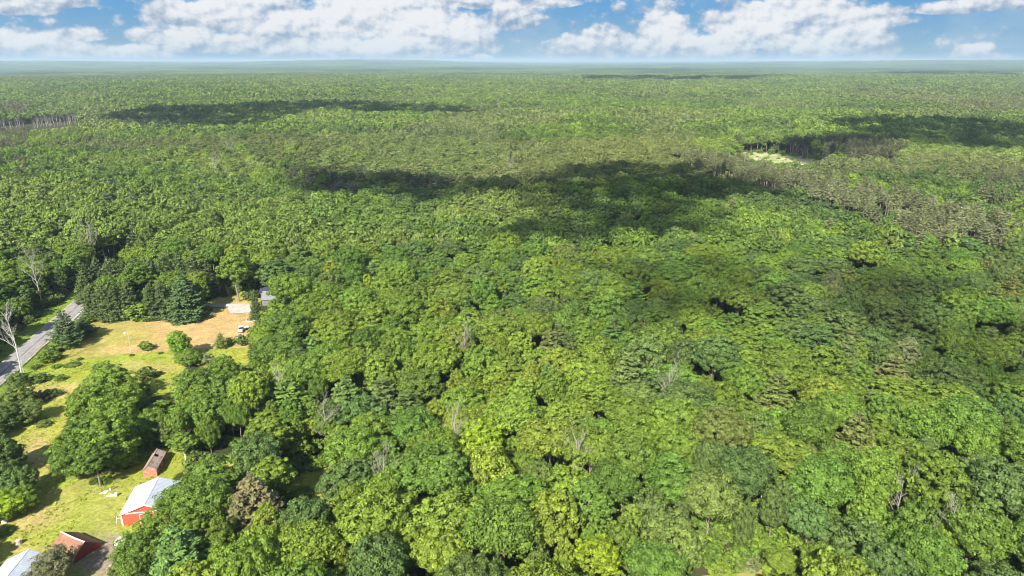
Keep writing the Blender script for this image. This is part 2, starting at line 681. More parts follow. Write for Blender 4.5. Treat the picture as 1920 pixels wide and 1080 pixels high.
def dead_builder(g, h=14.0, r0=0.22, levels=3, n=5, spread=0.55, nb=7, start=0.35):
    mb = MB()

    def br(p, d, L, r, lv):
        seg = 4
        pts, rad = [p], [r]
        q, dd = p.copy(), d.copy()
        for i in range(seg):
            dd = (dd + Vector((g.normal(), g.normal(), g.normal() * .5 + 0.25)) * (0.05 if lv == 0 else 0.16)).normalized()
            q = q + dd * (L / seg)
            pts.append(q.copy())
            rad.append(r * (1 - 0.82 * (i + 1) / seg))
        mb.tube(pts, rad, n if lv == 0 else 4, cap=False)
        if lv < levels:
            k = nb if lv == 0 else (5 if lv == 1 else 3)
            for j in range(k):
                t = (start if lv == 0 else 0.25) + (1 - (start if lv == 0 else 0.25)) * (j + g.random()) / k
                f_ = t * seg
                i = min(int(f_), seg - 1)
                a = pts[i].lerp(pts[i + 1], f_ - i)
                ang = g.random() * 6.28
                side = Vector((math.cos(ang), math.sin(ang), 0))
                nd = (dd * 0.6 + side * (spread + 0.4 * g.random()) + Vector((0, 0, 0.35))).normalized()
                br(a, nd, L * (0.42 - 0.18 * t) * (0.8 + 0.5 * g.random()) if lv == 0 else L * 0.5, max(r * (0.42 - 0.2 * t), 0.018), lv + 1)
    br(Vector((0, 0, 0)), Vector((0, 0, 1)), h, r0, 0)
    return mb


G = lambda s: np.random.default_rng(s)

# near, detailed kinds: name -> list of (crown mesh, trunk mesh, native radius)
KIND = {'oak': [], 'maple': [], 'aspen': [], 'pine': [], 'spruce': [], 'juniper': [], 'bushy': []}
for i in range(8):
    g = G(100 + i)
    Rx = 5.0
    Hz = (3.6, 4.2, 3.2, 4.6, 3.9, 4.4, 3.5, 4.0)[i]
    me, tg = crown_mesh('crown', g, Rx, Hz, 14.5 - Hz, ncl=(150, 120, 165, 140, 110, 155, 130, 170)[i], rc=(0.85, 1.0, 0.75, 0.9, 1.05, 0.8, 0.95, 0.7)[i],
                        nq=76, qs=0.195, depth=(0.36, 0.45, 0.32, 0.42, 0.5, 0.34, 0.44, 0.38)[i], nl=(7, 6, 10, 8, 6, 9, 7, 11)[i])
    KIND['oak'].append((me, trunk_builder(g, 11, 0.27, tg).mesh('trunk', BARK), Rx))
for i in range(6):
    g = G(200 + i)
    Rx = 4.0
    me, tg = crown_mesh('crown', g, Rx, (5.4, 4.8, 6.0, 5.0, 5.6, 4.6)[i], 10.0, ncl=(150, 130, 160, 140, 120, 150)[i], rc=(0.62, 0.72, 0.6, 0.66, 0.8, 0.58)[i],
                        nq=72, qs=0.19, zmin=-0.6, depth=(0.42, 0.5, 0.44, 0.38, 0.52, 0.42)[i], egg=(0.25, 0.1, 0.35, 0.2, 0.1, 0.3)[i], nl=(9, 7, 12, 9, 6, 13)[i], drop=0.18)
    KIND['maple'].append((me, trunk_builder(g, 12, 0.22, tg).mesh('trunk', BARK), Rx))
for i in range(4):
    g = G(300 + i)
    Rx = 2.9
    me, tg = crown_mesh('crown', g, Rx, 4.6, 10.6, ncl=95, rc=0.5, nq=40, qs=0.21, zmin=-0.7, depth=0.35, egg=0.3, nl=10, drop=0.2)
    KIND['aspen'].append((me, trunk_builder(g, 13, 0.15, tg, sway=0.5).mesh('trunk', PALEBARK), Rx))
for i in range(4):
    g = G(400 + i)
    me = pine_mesh('crown', g, h=17.5, Rb=4.2, z0=4.0, nwh=13, nbr=8, qs=0.34, per=85, plume=0.55, power=0.62)
    KIND['pine'].append((me, trunk_builder(g, 16.5, 0.25, []).mesh('trunk', PINEBARK), 4.2))
for i in range(3):
    g = G(450 + i)
    me = pine_mesh('crown', g, h=15.5, Rb=4.0, z0=0.6, nwh=21, nbr=11, qs=0.33, per=66, plume=0.15, power=0.58)
    KIND['spruce'].append((me, trunk_builder(g, 14.5, 0.24, []).mesh('trunk', PINEBARK), 4.0))
for i in range(5):
    g = G(430 + i)
    me, tg = crown_mesh('crown', g, 5.0, (5.6, 6.0, 5.2, 6.4, 5.4)[i], 6.4, ncl=(190, 170, 200, 180, 160)[i], rc=(0.8, 0.95, 0.75, 0.85, 1.0)[i],
                        nq=68, qs=0.195, zmin=-0.92, depth=(0.42, 0.5, 0.38, 0.45, 0.52)[i], nl=(8, 7, 10, 9, 6)[i], drop=0.16)
    KIND['bushy'].append((me, trunk_builder(g, 9, 0.26, tg).mesh('trunk', BARK), 5.0))
for i in range(4):
    g = G(470 + i)
    me, tg = crown_mesh('crown', g, 1.6, (1.2, 1.9, 1.0, 1.5)[i], (0.9, 1.5, 0.8, 1.2)[i], ncl=34, rc=0.36, nq=36, qs=0.15, zmin=-0.7, depth=0.35, egg=0.15, nl=6, fill=20)
    KIND['juniper'].append((me, trunk_builder(g, 1.0, 0.06, tg, nlimb=5).mesh('trunk', BARK), 1.6))


def joined_lod(name, crown, trunk_mb=None, tmat=BARK):
    """crown and trunk in one mesh, for the mass of far trees"""
    n0_, nv = len(crown.polygons), len(crown.vertices)
    co = np.zeros(nv * 3, np.float32)
    crown.vertices.foreach_get('co', co)
    V = co.reshape(-1, 3)
    Fq = np.arange(nv).reshape(-1, 4)
    leaf = np.zeros(n0_, np.float32)
    crown.attributes['leaf'].data.foreach_get('value', leaf)
    mi = np.zeros(n0_, int)
    if trunk_mb is not None:
        q4 = np.array([f for f in trunk_mb.f if len(f) == 4]) + nv
        V = np.concatenate([V, np.array(trunk_mb.v)])
        Fq = np.concatenate([Fq, q4])
        leaf = np.concatenate([leaf, np.zeros(len(q4))])
        mi = np.concatenate([mi, np.ones(len(q4), int)])
    me = quadmesh(name, V, [crown.materials[0], tmat], faces4=Fq, fattr={'leaf': leaf}, matidx=mi)
    return bpy.data.objects.new(name, me)


def tmb(h, r, seed):
    mb = MB()
    mb.tube([(0, 0, 0), (0.1, 0.05, h * .5), (0, 0, h)], [r, r * .8, r * .3], 4, cap=False)
    return mb


SRC = {}          # unlinked source objects of the forest mass, per level of detail
for k, lst in KIND.items():
    SRC[(k, 0)] = [joined_lod(k + '_source', c, tmb(11 if k != 'juniper' else .6, 0.24 if k != 'juniper' else .05, i),
                              PALEBARK if k == 'aspen' else BARK) for i, (c, t, r_) in enumerate(lst)]
SRC[('oak', 1)] = []
SRC[('maple', 1)] = []
SRC[('aspen', 1)] = []
SRC[('pine', 1)] = []
SRC[('redpine', 1)] = []
SRC[('spruce', 1)] = []
for i in range(5):
    g = G(500 + i)
    hz = 3.4 + 1.2 * g.random()
    me, tg = crown_mesh('c', g, 5.0, hz, 14.5 - hz, ncl=62, rc=1.15, nq=20, qs=0.52, depth=0.32, nl=8, fill=40)
    SRC[('oak', 1)].append(joined_lod('oak_far', me, tmb(10, .3, i)))
    me, tg = crown_mesh('c', g, 4.0, 5.2, 10, ncl=62, rc=0.85, nq=18, qs=0.46, zmin=-0.6, depth=0.38, egg=0.25, nl=10, fill=30)
    SRC[('maple', 1)].append(joined_lod('maple_far', me, tmb(10, .25, i)))
    me, tg = crown_mesh('c', g, 2.9, 4.6, 10.6, ncl=40, rc=0.6, nq=16, qs=0.40, zmin=-0.7, depth=0.35, egg=0.35, nl=8, fill=20)
    SRC[('aspen', 1)].append(joined_lod('aspen_far', me, tmb(12, .18, i), PALEBARK))
    me = pine_mesh('c', g, h=17.5, Rb=4.0, z0=4.5, nwh=10, nbr=7, qs=0.62, per=20, plume=0.55, power=0.62)
    SRC[('pine', 1)].append(joined_lod('pine_far', me, tmb(15, .25, i)))
    me = pine_mesh('c', g, h=20.0, Rb=2.1, z0=13.2, nwh=7, nbr=6, qs=0.48, per=14, plume=0.7, power=0.5)
    SRC[('redpine', 1)].append(joined_lod('red_pine_far', me, tmb(19.5, .22, i), RUSSET))
    me = pine_mesh('c', g, h=16, Rb=3.0, z0=0.8, nwh=14, nbr=8, qs=0.6, per=16, plume=0.15, power=0.85)
    SRC[('spruce', 1)].append(joined_lod('spruce_far', me, tmb(14, .25, i)))
for k in ('oak', 'maple', 'pine'):
    SRC[(k, 2)] = []
    for i in range(4):
        g = G(600 + i + len(k) * 10)
        if k == 'pine':
            me = pine_mesh('c', g, h=17.0, Rb=3.8, z0=4, nwh=7, nbr=6, qs=1.0, per=7, plume=0.4, power=0.65)
        else:
            hz = 4.0 if k == 'oak' else 5.4
            me, tg = crown_mesh('c', g, 5.0 if k == 'oak' else 4.2, hz, 14.5 - hz, ncl=30, rc=1.3, nq=9, qs=0.95, depth=0.3, nl=6, fill=16)
        SRC[(k, 2)].append(joined_lod(k + '_distant', me))

# ------------------------------------------------------------------ layout in plan, read off as ground positions
# outlines of the open ground (each corner is a ground point seen at that place)
OPEN_LAWN = [(0, 722), (60, 692), (112, 672), (140, 645), (172, 602), (235, 603), (330, 594), (395, 590), (397, 552), (412, 532), (424, 532),
             (440, 560), (486, 562), (480, 600), (466, 640), (466, 700), (440, 708), (345, 678), (352, 740), (335, 760), (300, 745), (200, 712),
             (150, 735), (120, 790), (100, 840), (95, 880), (60, 930), (0, 975)]
OPEN_FIELD = [(-40, 1200), (-40, 960), (0, 940), (60, 905), (100, 890), (240, 878), (270, 838), (330, 838), (380, 866), (440, 850), (440, 876),
              (345, 884), (312, 905), (308, 945), (276, 990), (225, 1010), (215, 1060), (215, 1200)]
OPEN_GLADE = [(535, 905), (560, 880), (620, 875), (645, 900), (625, 940), (590, 962), (550, 962)]
OPEN_BRUSH = [(1300, 1082), (1420, 1066), (1500, 1074), (1520, 1110), (1280, 1110)]
OPEN_FAR = [(1385, 288), (1440, 290), (1500, 296), (1548, 304), (1530, 314), (1480, 312), (1400, 305), (1378, 298)]
OPEN_SNAGS = [(-20, 238), (60, 232), (155, 226), (152, 236), (60, 246), (-20, 250)]
BARN_VIEW = [(222, 905), (290, 896), (312, 900), (318, 950), (276, 975), (262, 992), (222, 992)]
SHED_VIEW = [(262, 842), (322, 842), (322, 870), (300, 900), (262, 900)]
ROOF_VIEW = [(484, 532), (509, 530), (508, 572), (490, 566)]
OPENS = [OPEN_LAWN, OPEN_FIELD, OPEN_GLADE, OPEN_BRUSH, OPEN_FAR, OPEN_SNAGS, BARN_VIEW, SHED_VIEW, ROOF_VIEW]

ra, rb = at(60, 651), at(150, 571)
rdir = (rb - ra).normalized()
rnor = Vector((rdir.y, -rdir.x, 0))                      # to the right of the road


def road_off(x, y):
    return (x - ra.x) * rnor.x + (y - ra.y) * rnor.y


def blocked(x, y, h, r):
    """True where a tree would snags on, or cut the sight of, open ground"""
    x, y, h, r = (np.asarray(q, float) for q in (x, y, h, r))
    bad = np.zeros(x.shape, bool)
    pts = [(x, y, 0 * h), (x, y, h * 0.62), (x - r * .8, y, h * 0.62), (x + r * .8, y, h * .62), (x, y, h * .95), (x, y, h * .35)]
    for (a, b, c) in pts:
        px, py, _ = proj(a, b, c)
        for P in OPENS:
            bad |= inpoly(px, py, P)
    ro = road_off(x, y)
    near = y < 300
    bad |= near & (ro > -8.0 - r * 0.4) & (ro < 6.5 + r * 0.5)
    return bad


# ------------------------------------------------------------------ ground, far canopy
def grid_sheet(name, xs, ys, zf, mat, colf=None):
    X, Y = np.meshgrid(xs, ys)
    Z = zf(X, Y)
    n, m = len(xs), len(ys)
    V = np.stack([X.ravel(), Y.ravel(), Z.ravel()], 1)
    i = np.arange(n * m).reshape(m, n)
    Fq = np.stack([i[:-1, :-1], i[:-1, 1:], i[1:, 1:], i[1:, :-1]], -1).reshape(-1, 4)
    me = quadmesh(name, V, [mat], faces4=Fq, smooth=True)
    if colf is not None:
        a = me.attributes.new('zone', 'FLOAT_COLOR', 'POINT')
        c = np.ones((n * m, 4), np.float32)
        c[:, :3] = colf(X.ravel(), Y.ravel())
        a.data.foreach_set('color', c.ravel())
    return link(bpy.data.objects.new(name, me))


def polar_sheet(name, rs, a0, a1, na, zf, mat, jit=0.0, closed=False):
    A = np.linspace(a0, a1, na)
    Rr, Aa = np.meshgrid(rs, A, indexing='ij')
    X, Y = Rr * np.sin(Aa), Rr * np.cos(Aa)
    Z = zf(X, Y)
    V = np.stack([X.ravel(), Y.ravel(), Z.ravel()], 1)
    i = np.arange(len(rs) * na).reshape(len(rs), na)
    Fq = np.stack([i[:-1, :-1], i[1:, :-1], i[1:, 1:], i[:-1, 1:]], -1).reshape(-1, 4)[:, ::-1]
    return link(bpy.data.objects.new(name, quadmesh(name, V, [mat], faces4=Fq, smooth=True)))


floor_mat = simple_mat('forest_floor', (0.040, 0.045, 0.018), 1.0, (0.075, 0.065, 0.035), 0.12, col3=(0.05, 0.075, 0.02), spec=0.1)
rs = np.concatenate([[0.1], np.geomspace(12, 45000, 90)])
ground = polar_sheet('ground', rs, -math.pi, math.pi, 181, lambda x, y: terrain(x, y) - 0.0, floor_mat)
meta(ground, kind='structure')

# far woods beyond the modelled crowns: a rough canopy sheet
m_can, nt = newmat('distant_canopy')
N = NT(nt)
geo = N.n('ShaderNodeNewGeometry').outputs['Position']
na_ = N.noise(geo, 0.0013, 7, 0.66)
nb_ = N.noise(geo, 0.03, 4, 0.7)
c1 = N.mix(N.smooth(na_, 0.36, 0.62), (0.034, 0.062, 0.022), (0.120, 0.165, 0.042))
c1 = N.mix(N.smooth(nb_, 0.35, 0.7), N.mix(1.0, c1, (0.6, 0.65, 0.7), 'MULTIPLY'), c1)
p = N.n('ShaderNodeBsdfPrincipled')
N.put(p.inputs['Base Color'], c1)
p.inputs['Roughness'].default_value = 0.9
p.inputs['Specular IOR Level'].default_value = 0.1
nt.links.new(p.outputs[0], N.n('ShaderNodeOutputMaterial').inputs[0])


def canopy_z(x, y):
    r = np.hypot(x, y)
    b = vnoise(x, y, 26, 51, 2) * 9 + vnoise(x, y, 120, 57, 2) * 8
    return terrain(x, y) + 5 + b * (1 + sstep(5000, 15000, r) * 0.4)


FAR0 = 3300.0
rs = np.concatenate([np.arange(FAR0, 6500, 22), np.geomspace(6500, 44000, 170)])
far = polar_sheet('distant_woods', rs, -0.80, 0.80, 620, canopy_z, m_can)
meta(far, 'unbroken green forest canopy reaching to the hazy horizon', 'forest', kind='stuff')

# ------------------------------------------------------------------ open ground with grass colours
P_MOWN = [(100, 676), (150, 640), (172, 600), (400, 585), (400, 530), (490, 560), (480, 600), (466, 652), (330, 657), (250, 664)]


def pxe(x, y, cx, cy, rx, ry):
    return np.exp(-(((x - cx) / rx) ** 2 + ((y - cy) / ry) ** 2))


def zone_colour(x, y):
    px, py, dep = proj(x, y, 0 * x)
    w1 = (vnoise(x, y, 14, 3, 4) - .5)
    w2 = (vnoise(x, y, 5, 9, 4) - .5)
    w3 = (vnoise(x, y, 1.6, 13, 2) - .5)
    wx, wy = px + w1 * 26, py + w2 * 12
    inside = np.zeros(x.shape, bool)
    for P in (OPEN_LAWN, OPEN_FIELD, OPEN_GLADE):
        inside |= inpoly(px + w2 * 14, py + w1 * 14, P)
    island = inpoly(wx, wy, [(120, 700), (300, 720), (300, 900), (100, 900)])
    mown = inpoly(px + w2 * 3, py + w2 * 3, P_MOWN)
    ro = road_off(x, y)
    verge = (np.abs(ro) < 9 + w1 * 3) & (y < 420)
    col = np.empty((len(x), 3))
    col[:] = (0.045, 0.055, 0.02)
    meadow = np.array([0.300, 0.305, 0.048])
    straw = np.array([0.40, 0.32, 0.115])
    green = np.array([0.215, 0.290, 0.030])
    k = np.clip(0.40 + 1.5 * w1 + 0.9 * w2, 0, 1)[:, None]
    c = meadow * (1 - k) + green * k
    st = np.clip(pxe(wx, wy, 105, 735, 60, 16) + pxe(wx, wy, 70, 850, 28, 40) + pxe(wx, wy, 60, 960, 60, 22) + pxe(wx, wy, 30, 985, 60, 14) * .7 + pxe(wx, wy, 300, 690, 60, 10) * .8
                 + pxe(wx, wy, 340, 765, 14, 14) * .7 + pxe(wx, wy, 120, 925, 50, 10) * .5 + pxe(wx, wy, 430, 870, 40, 10) * .5 + pxe(wx, wy, 600, 925, 60, 60) * .3
                 + pxe(wx, wy, 40, 1030, 50, 20) * .6 + np.clip(w2 * 2.0, 0, .35), 0, 1)[:, None]
    c = c * (1 - st) + straw * st
    lawn = np.array([0.320, 0.290, 0.070]) * (1 + 0.5 * w2)[:, None]
    tan = np.array([0.44, 0.30, 0.125]) * (1 + 0.4 * w2)[:, None]
    tk = np.clip(pxe(wx, wy, 385, 630, 110, 30) * 1.3 + pxe(wx, wy, 330, 600, 60, 14) * .9 + pxe(wx, wy, 250, 658, 70, 10) * .8 + pxe(wx, wy, 440, 610, 50, 40) + pxe(wx, wy, 196, 601, 16, 5) * .8, 0, 1)
    # mowing streaks run across the lawn
    streak = vnoise(x * 0.25 + y * 0.05, y * 1.6, 3.0, 77, 3) - .5
    tk = np.clip(tk + streak * 0.35 * (tk > .05), 0, 1)[:, None]
    cl = lawn * (1 - tk) + tan * tk
    c = np.where(mown[:, None], cl, c)
    vg = np.array([0.150, 0.225, 0.030]) * (1 + 0.7 * w2)[:, None]
    c = np.where((verge & ~mown)[:, None], vg, c)
    c = c * (1 + 0.45 * w3[:, None])
    dirt = np.clip(pxe(wx, wy, 190, 1050, 50, 35) * 1.5 + pxe(wx, wy, 225, 1015, 14, 10) * 1.2, 0, 1)[:, None]
    c = c * (1 - dirt) + np.array([0.27, 0.215, 0.16]) * dirt
    return np.where((inside | verge | mown)[:, None], c, col)


m_grass, nt = newmat('grass_ground')
N = NT(nt)
a = N.n('ShaderNodeAttribute', attribute_type='GEOMETRY', attribute_name='zone')
geo = N.n('ShaderNodeNewGeometry').outputs['Position']
n1_ = N.noise(geo, 1.4, 5, 0.7)
n2_ = N.noise(geo, 7.0, 3, 0.7)
f = N.math('ADD', N.smooth(n1_, 0.3, 0.7, 0.72, 1.22), N.smooth(n2_, 0.3, 0.7, -0.14, 0.16))
p = N.n('ShaderNodeBsdfPrincipled')
N.put(p.inputs['Base Color'], N.mix(1.0, a.outputs['Color'], f, 'MULTIPLY'))
p.inputs['Roughness'].default_value = 0.95
p.inputs['Specular IOR Level'].default_value = 0.1
b = N.n('ShaderNodeBump')
b.inputs['Strength'].default_value = 0.7
b.inputs['Distance'].default_value = 0.25
N.put(b.inputs['Height'], N.math('ADD', n1_, n2_))
nt.links.new(b.outputs[0], p.inputs['Normal'])
nt.links.new(p.outputs[0], N.n('ShaderNodeOutputMaterial').inputs[0])
meadow = grid_sheet('meadow', np.arange(-330, -10, 0.8), np.arange(56, 430, 0.8),
                    lambda x, y: 0.05 + 0.22 * vnoise(x, y, 9, 5, 3) * sstep(4.0, 8.0, np.abs(road_off(x, y))), m_grass, zone_colour)
meta(meadow, kind='structure')

fc = [at(*q) for q in OPEN_FAR]
mb = MB()
cx = sum((Vector(q) for q in fc), Vector()) / len(fc)
far_mat = simple_mat('dry_field', (0.40, 0.36, 0.20), 1.0, (0.19, 0.25, 0.07), 0.06, 0.42, 0.6, col3=(0.26, 0.25, 0.13), spec=0.1)
ring = []
for q in fc:
    d = (Vector(q) - cx) * 1.25
    w_ = cx + d
    ring.append((w_.x, w_.y, float(terrain(w_.x, w_.y)) + 0.6))
mb.add([(cx.x, cx.y, float(terrain(cx.x, cx.y)) + 0.6)] + ring, [(0, i + 1, (i + 1) % len(ring) + 1) for i in range(len(ring))])
meta(mb.build('dry_field', far_mat), kind='structure')

# brushy openings inside the woods
for nm, P_, c_ in (('brush_ground', OPEN_BRUSH, (0.30, 0.27, 0.09)),):
    mb = MB()
    q = [at(*w_) for w_ in P_]
    mb.add([(v.x, v.y, 0.03) for v in q], [tuple(range(len(q)))])
    meta(mb.build(nm, simple_mat(nm, c_, 1.0, (0.22, 0.26, 0.04), 0.35, spec=0.1)), kind='structure')

# ------------------------------------------------------------------ road, verge, driveway
m_road, nt = newmat('asphalt')
N = NT(nt)
tcn = N.n('ShaderNodeTexCoord').outputs['Object']
sp = N.n('ShaderNodeSeparateXYZ')
nt.links.new(tcn, sp.inputs[0])
wob = N.math('MULTIPLY', N.math('SUBTRACT', N.noise(tcn, 0.25, 3), 0.5), 0.5)
xx = N.math('ADD', sp.outputs[0], wob)
nz = N.noise(tcn, 0.6, 6, 0.7)
c = N.mix(N.smooth(nz, 0.35, 0.65), (0.215, 0.20, 0.195), (0.285, 0.265, 0.25))
tar = N.math('MULTIPLY', N.smooth(N.math('ABSOLUTE', N.math('SUBTRACT', xx, 0.25)), 0.14, 0.42, 1, 0), N.smooth(N.noise(tcn, 0.16, 3), 0.36, 0.5))
c = N.mix(N.math('MULTIPLY', tar, 0.8), c, (0.11, 0.10, 0.10))
tar2 = N.math('MULTIPLY', N.smooth(N.math('ABSOLUTE', N.math('SUBTRACT', xx, 1.7)), 0.05, 0.22, 1, 0), N.smooth(N.noise(tcn, 0.11, 3), 0.52, 0.6))
c = N.mix(N.math('MULTIPLY', tar2, 0.6), c, (0.14, 0.13, 0.125))
wheel = N.smooth(N.math('ABSOLUTE', N.math('SUBTRACT', N.math('ABSOLUTE', xx), 1.9)), 0.1, 0.8, 0.12, 0)
c = N.mix(wheel, c, (0.22, 0.21, 0.20))
p = N.n('ShaderNodeBsdfPrincipled')
N.put(p.inputs['Base Color'], c)
p.inputs['Roughness'].default_value = 0.9
p.inputs['Specular IOR Level'].default_value = 0.2
nt.links.new(p.outputs[0], N.n('ShaderNodeOutputMaterial').inputs[0])
yaw = math.atan2(-rdir.x, rdir.y)


def strip(name, x0, x1, z, mat, wav=0.0, ya=-200, yb=135, step=3.0):
    mb = MB()
    ys_ = np.arange(ya, yb, step)
    vs, fs = [], []
    for i, yy in enumerate(ys_):
        w_ = wav * (float(vnoise(np.array([yy]), np.array([x0 * 7.]), 4, 8)[0]) - .5)
        w2_ = wav * (float(vnoise(np.array([yy]), np.array([x1 * 7. + 50]), 4, 8)[0]) - .5)
        vs += [(x0 + w_, yy, z), ((x0 + x1) / 2, yy, z + 0.05), (x1 + w2_, yy, z)]
    for i in range(len(ys_) - 1):
        a_ = 3 * i
        fs += [(a_, a_ + 1, a_ + 4, a_ + 3), (a_ + 1, a_ + 2, a_ + 5, a_ + 4)]
    mb.add(vs, fs)
    o = mb.build(name, mat)
    o.location = ra
    o.rotation_euler = (0, 0, yaw)
    return meta(o, kind='structure')


strip('road_shoulder', -3.7, 3.8, 0.31, simple_mat('gravel', (0.36, 0.32, 0.25), 1.0, (0.24, 0.26, 0.10), 0.7, spec=0.1), 0.9)
strip('road', -3.1, 3.1, 0.40, m_road, 0.12)
drive_px = [(137, 598), (160, 577), (205, 573), (300, 572), (396, 571), (468, 571), (473, 587), (452, 589), (431, 588), (427, 578), (396, 577), (300, 579), (200, 581), (162, 594), (143, 601)]
mb = MB()
q = [at(*w_) for w_ in drive_px]
mb.add([(v.x, v.y, 0.34) for v in q], [tuple(range(len(q)))])
m_drv = simple_mat('gravel_drive', (0.42, 0.385, 0.335), 0.95, (0.34, 0.31, 0.26), 0.5, spec=0.1, col3=(0.47, 0.435, 0.385))
drv = mb.build('driveway', m_drv)
bmd = bmesh.new()
bmd.from_mesh(drv.data)
bmesh.ops.triangulate(bmd, faces=bmd.faces[:])
bmd.to_mesh(drv.data)
bmd.free()
meta(drv, kind='structure')

# ------------------------------------------------------------------ trees as things
NUM = 'zero one two three four five six seven eight nine ten eleven twelve thirteen fourteen fifteen sixteen seventeen eighteen nineteen'.split()
TEN = 'x x twenty thirty forty fifty sixty seventy eighty ninety'.split()


def numword(n):
    n = max(0, min(100, int(n)))
    if n < 20:
        return NUM[n]
    if n == 100:
        return 'one hundred'
    return TEN[n // 10] + ('' if n % 10 == 0 else '-' + NUM[n % 10])


PLACED = []        # (x, y, r) of every tree placed so far


def put_tree(kind, x, y, tint, r, h=None, label=None, group=None, cat='tree', name=None, seed=None):
    if kind == 'bushy':
        tint = tuple(v * 1.10 for v in tint)
    g = random.Random(seed if seed is not None else int(x * 131 + y * 717))
    lst = KIND[kind]
    ci, ti, r0 = lst[g.randrange(len(lst))]
    sc = r / r0
    hn = {'oak': 14.5, 'maple': 15.4, 'aspen': 15.2, 'pine': 17.5, 'spruce': 15.5, 'juniper': 2.8, 'bushy': 12.4}[kind]
    sz = (h / hn) if h else sc ** 0.5
    e = empty(name or {'oak': 'broadleaf_tree', 'bushy': 'broadleaf_tree', 'maple': 'broadleaf_tree', 'aspen': 'broadleaf_tree', 'pine': 'pine_tree', 'spruce': 'spruce_tree', 'juniper': 'shrub'}[kind],
              (x, y, 0), g.random() * 6.283, (sc * g.uniform(.84, 1.16), sc * g.uniform(.84, 1.16), sz))
    c_ = link(bpy.data.objects.new('crown', ci), e)
    c_['tint'] = [float(v) for v in tint]
    link(bpy.data.objects.new('trunk' if kind != 'juniper' else 'stem', ti), e)
    meta(e, label, cat, group)
    PLACED.append((x, y, r))
    return e


def tree_at(kind, px, py, tint, r, h, label, base=False, **kw):
    """tree whose crown centre (or base) is seen at that place"""
    if kind == 'oak' and px < 470:
        kind = 'bushy'
    p_ = at(px, py, 0 if base else h * (0.5 if kind == 'bushy' else 0.62))
    return put_tree(kind, p_.x, p_.y, tint, r, h, label, **kw)


T = tree_at
# --- the wooded island in the meadow, left of the red shed
T('oak', 205, 722, LG, 5.2, 12, 'oak at the far end of the tree clump standing in the meadow')
T('oak', 243, 748, LG, 4.2, 10, 'smaller round oak on the lawn side of the meadow tree clump')
T('oak', 172, 762, LG, 5.4, 13, 'broad oak on the road side of the meadow tree clump')
T('oak', 218, 780, LG, 5.6, 13.5, 'large oak in the middle of the meadow tree clump')
T('maple', 165, 815, MG, 4.4, 13, 'tall narrow maple on the road side of the meadow tree clump')
T('oak', 205, 826, LG, 5.6, 14, 'tallest oak in the meadow tree clump facing the red shed')
T('oak', 140, 862, MG, 4.6, 10, 'low oak nearest the mown path end of the meadow clump')
T('maple', 178, 862, MG, 4.2, 11, 'rounded maple at the near edge of the meadow tree clump')
T('oak', 258, 812, MG, 3.6, 9, 'small oak tucked behind the weathered red shed')
T('oak', 283, 792, LG, 3.8, 8, 'pale green low oak between the meadow clump and forest edge')
# --- forest edge on the lawn side
T('bushy', 336, 648, (0.16, 0.27, 0.03), 3.9, 9.5, 'bright green pointed maple at the lawn edge', seed=3)
T('bushy', 353, 672, LG, 3.4, 6, 'darker twin just right of the bright pointed maple at the lawn edge', seed=5)
T('pine', 413, 636, OL, 2.3, 5.5, 'small open pine at the lawn edge before the tan grass')
T('oak', 418, 705, LG, 5.4, 11, 'round oak bordering the lower edge of the tan lawn')
T('oak', 370, 735, MG, 5.6, 12, 'full green oak at the forest edge facing the yellow meadow')
T('oak', 432, 742, MG, 5.2, 13, 'second oak back from the meadow edge, beside the round oak')
T('oak', 392, 780, MG, 5.6, 13, 'wide green oak above the white-stemmed young tree')
T('oak', 345, 790, LG, 4.6, 10, 'light green oak between the meadow and white-stemmed young tree')
T('aspen', 343, 834, LG, 3.4, 7.5, 'young white-stemmed tree at the grass edge right of the weathered shed', seed=2)
T('oak', 318, 808, OL, 3.4, 7, 'olive low tree behind the weathered red shed')
# --- around the lawn
T('spruce', 352, 597, (0.080, 0.128, 0.044), 7.4, 16, 'big wide layered pine on the lawn beside the white driveway', base=True, name='pine_tree', seed=4)
T('spruce', 482, 600, SPRUCE, 2.7, 11, 'narrow dark spruce at the corner of the house driveway', base=True, seed=6)
T('maple', 449, 566, LG, 7.0, 20, 'large round light green maple on the lawn behind the driveway', base=True, seed=8)
T('spruce', 421, 557, (0.07, 0.07, 0.035), 1.6, 6, 'short dark brown columnar cedar on grass behind the driveway', base=True, seed=9)
T('pine', 128, 652, PINE, 5.0, 13, 'spreading pine between the road and the lawn corner', base=True, seed=10)
T('pine', 158, 632, PINE, 4.2, 6.5, 'low drooping pine reaching over the lawn beside the spreading roadside pine', base=True, seed=12)
T('juniper', 263, 600, LG, 5.0, 5.2, 'rounded bright green bush in front of the dark evergreen row', base=True, cat='bush', seed=1)
T('juniper', 262, 573, LIME, 2.0, 4, 'small yellow-green sapling poking out above the bright round bush', cat='bush', seed=21)
row = [(178, 597, 3.6, 12, 'leftmost evergreen'), (200, 600, 3.8, 13.5, 'second evergreen from the road'), (224, 599, 3.8, 14, 'third evergreen from the road'),
       (246, 596, 3.8, 13, 'evergreen left of the bright bush'), (288, 598, 3.8, 13, 'evergreen right of the bright bush'), (310, 596, 3.8, 14, 'evergreen left of the wide lawn pine')]
for i, (px, py, r_, h_, w_) in enumerate(row):
    T('spruce', px, py, (SPRUCE, (0.086, 0.118, 0.040))[i % 2], r_ * 1.15, h_, w_ + ' in the dark front row by the lawn', base=True, group='dark evergreens along the lawn', seed=30 + i)
row = [(170, 566, 4.0, 16), (192, 560, 4.2, 18), (216, 563, 4.2, 18), (240, 560, 4.2, 17), (266, 561, 4.2, 18), (292, 560, 4.2, 17), (318, 562, 4.4, 19), (345, 558, 4.4, 20), (372, 560, 4.2, 19), (392, 556, 3.8, 16)]
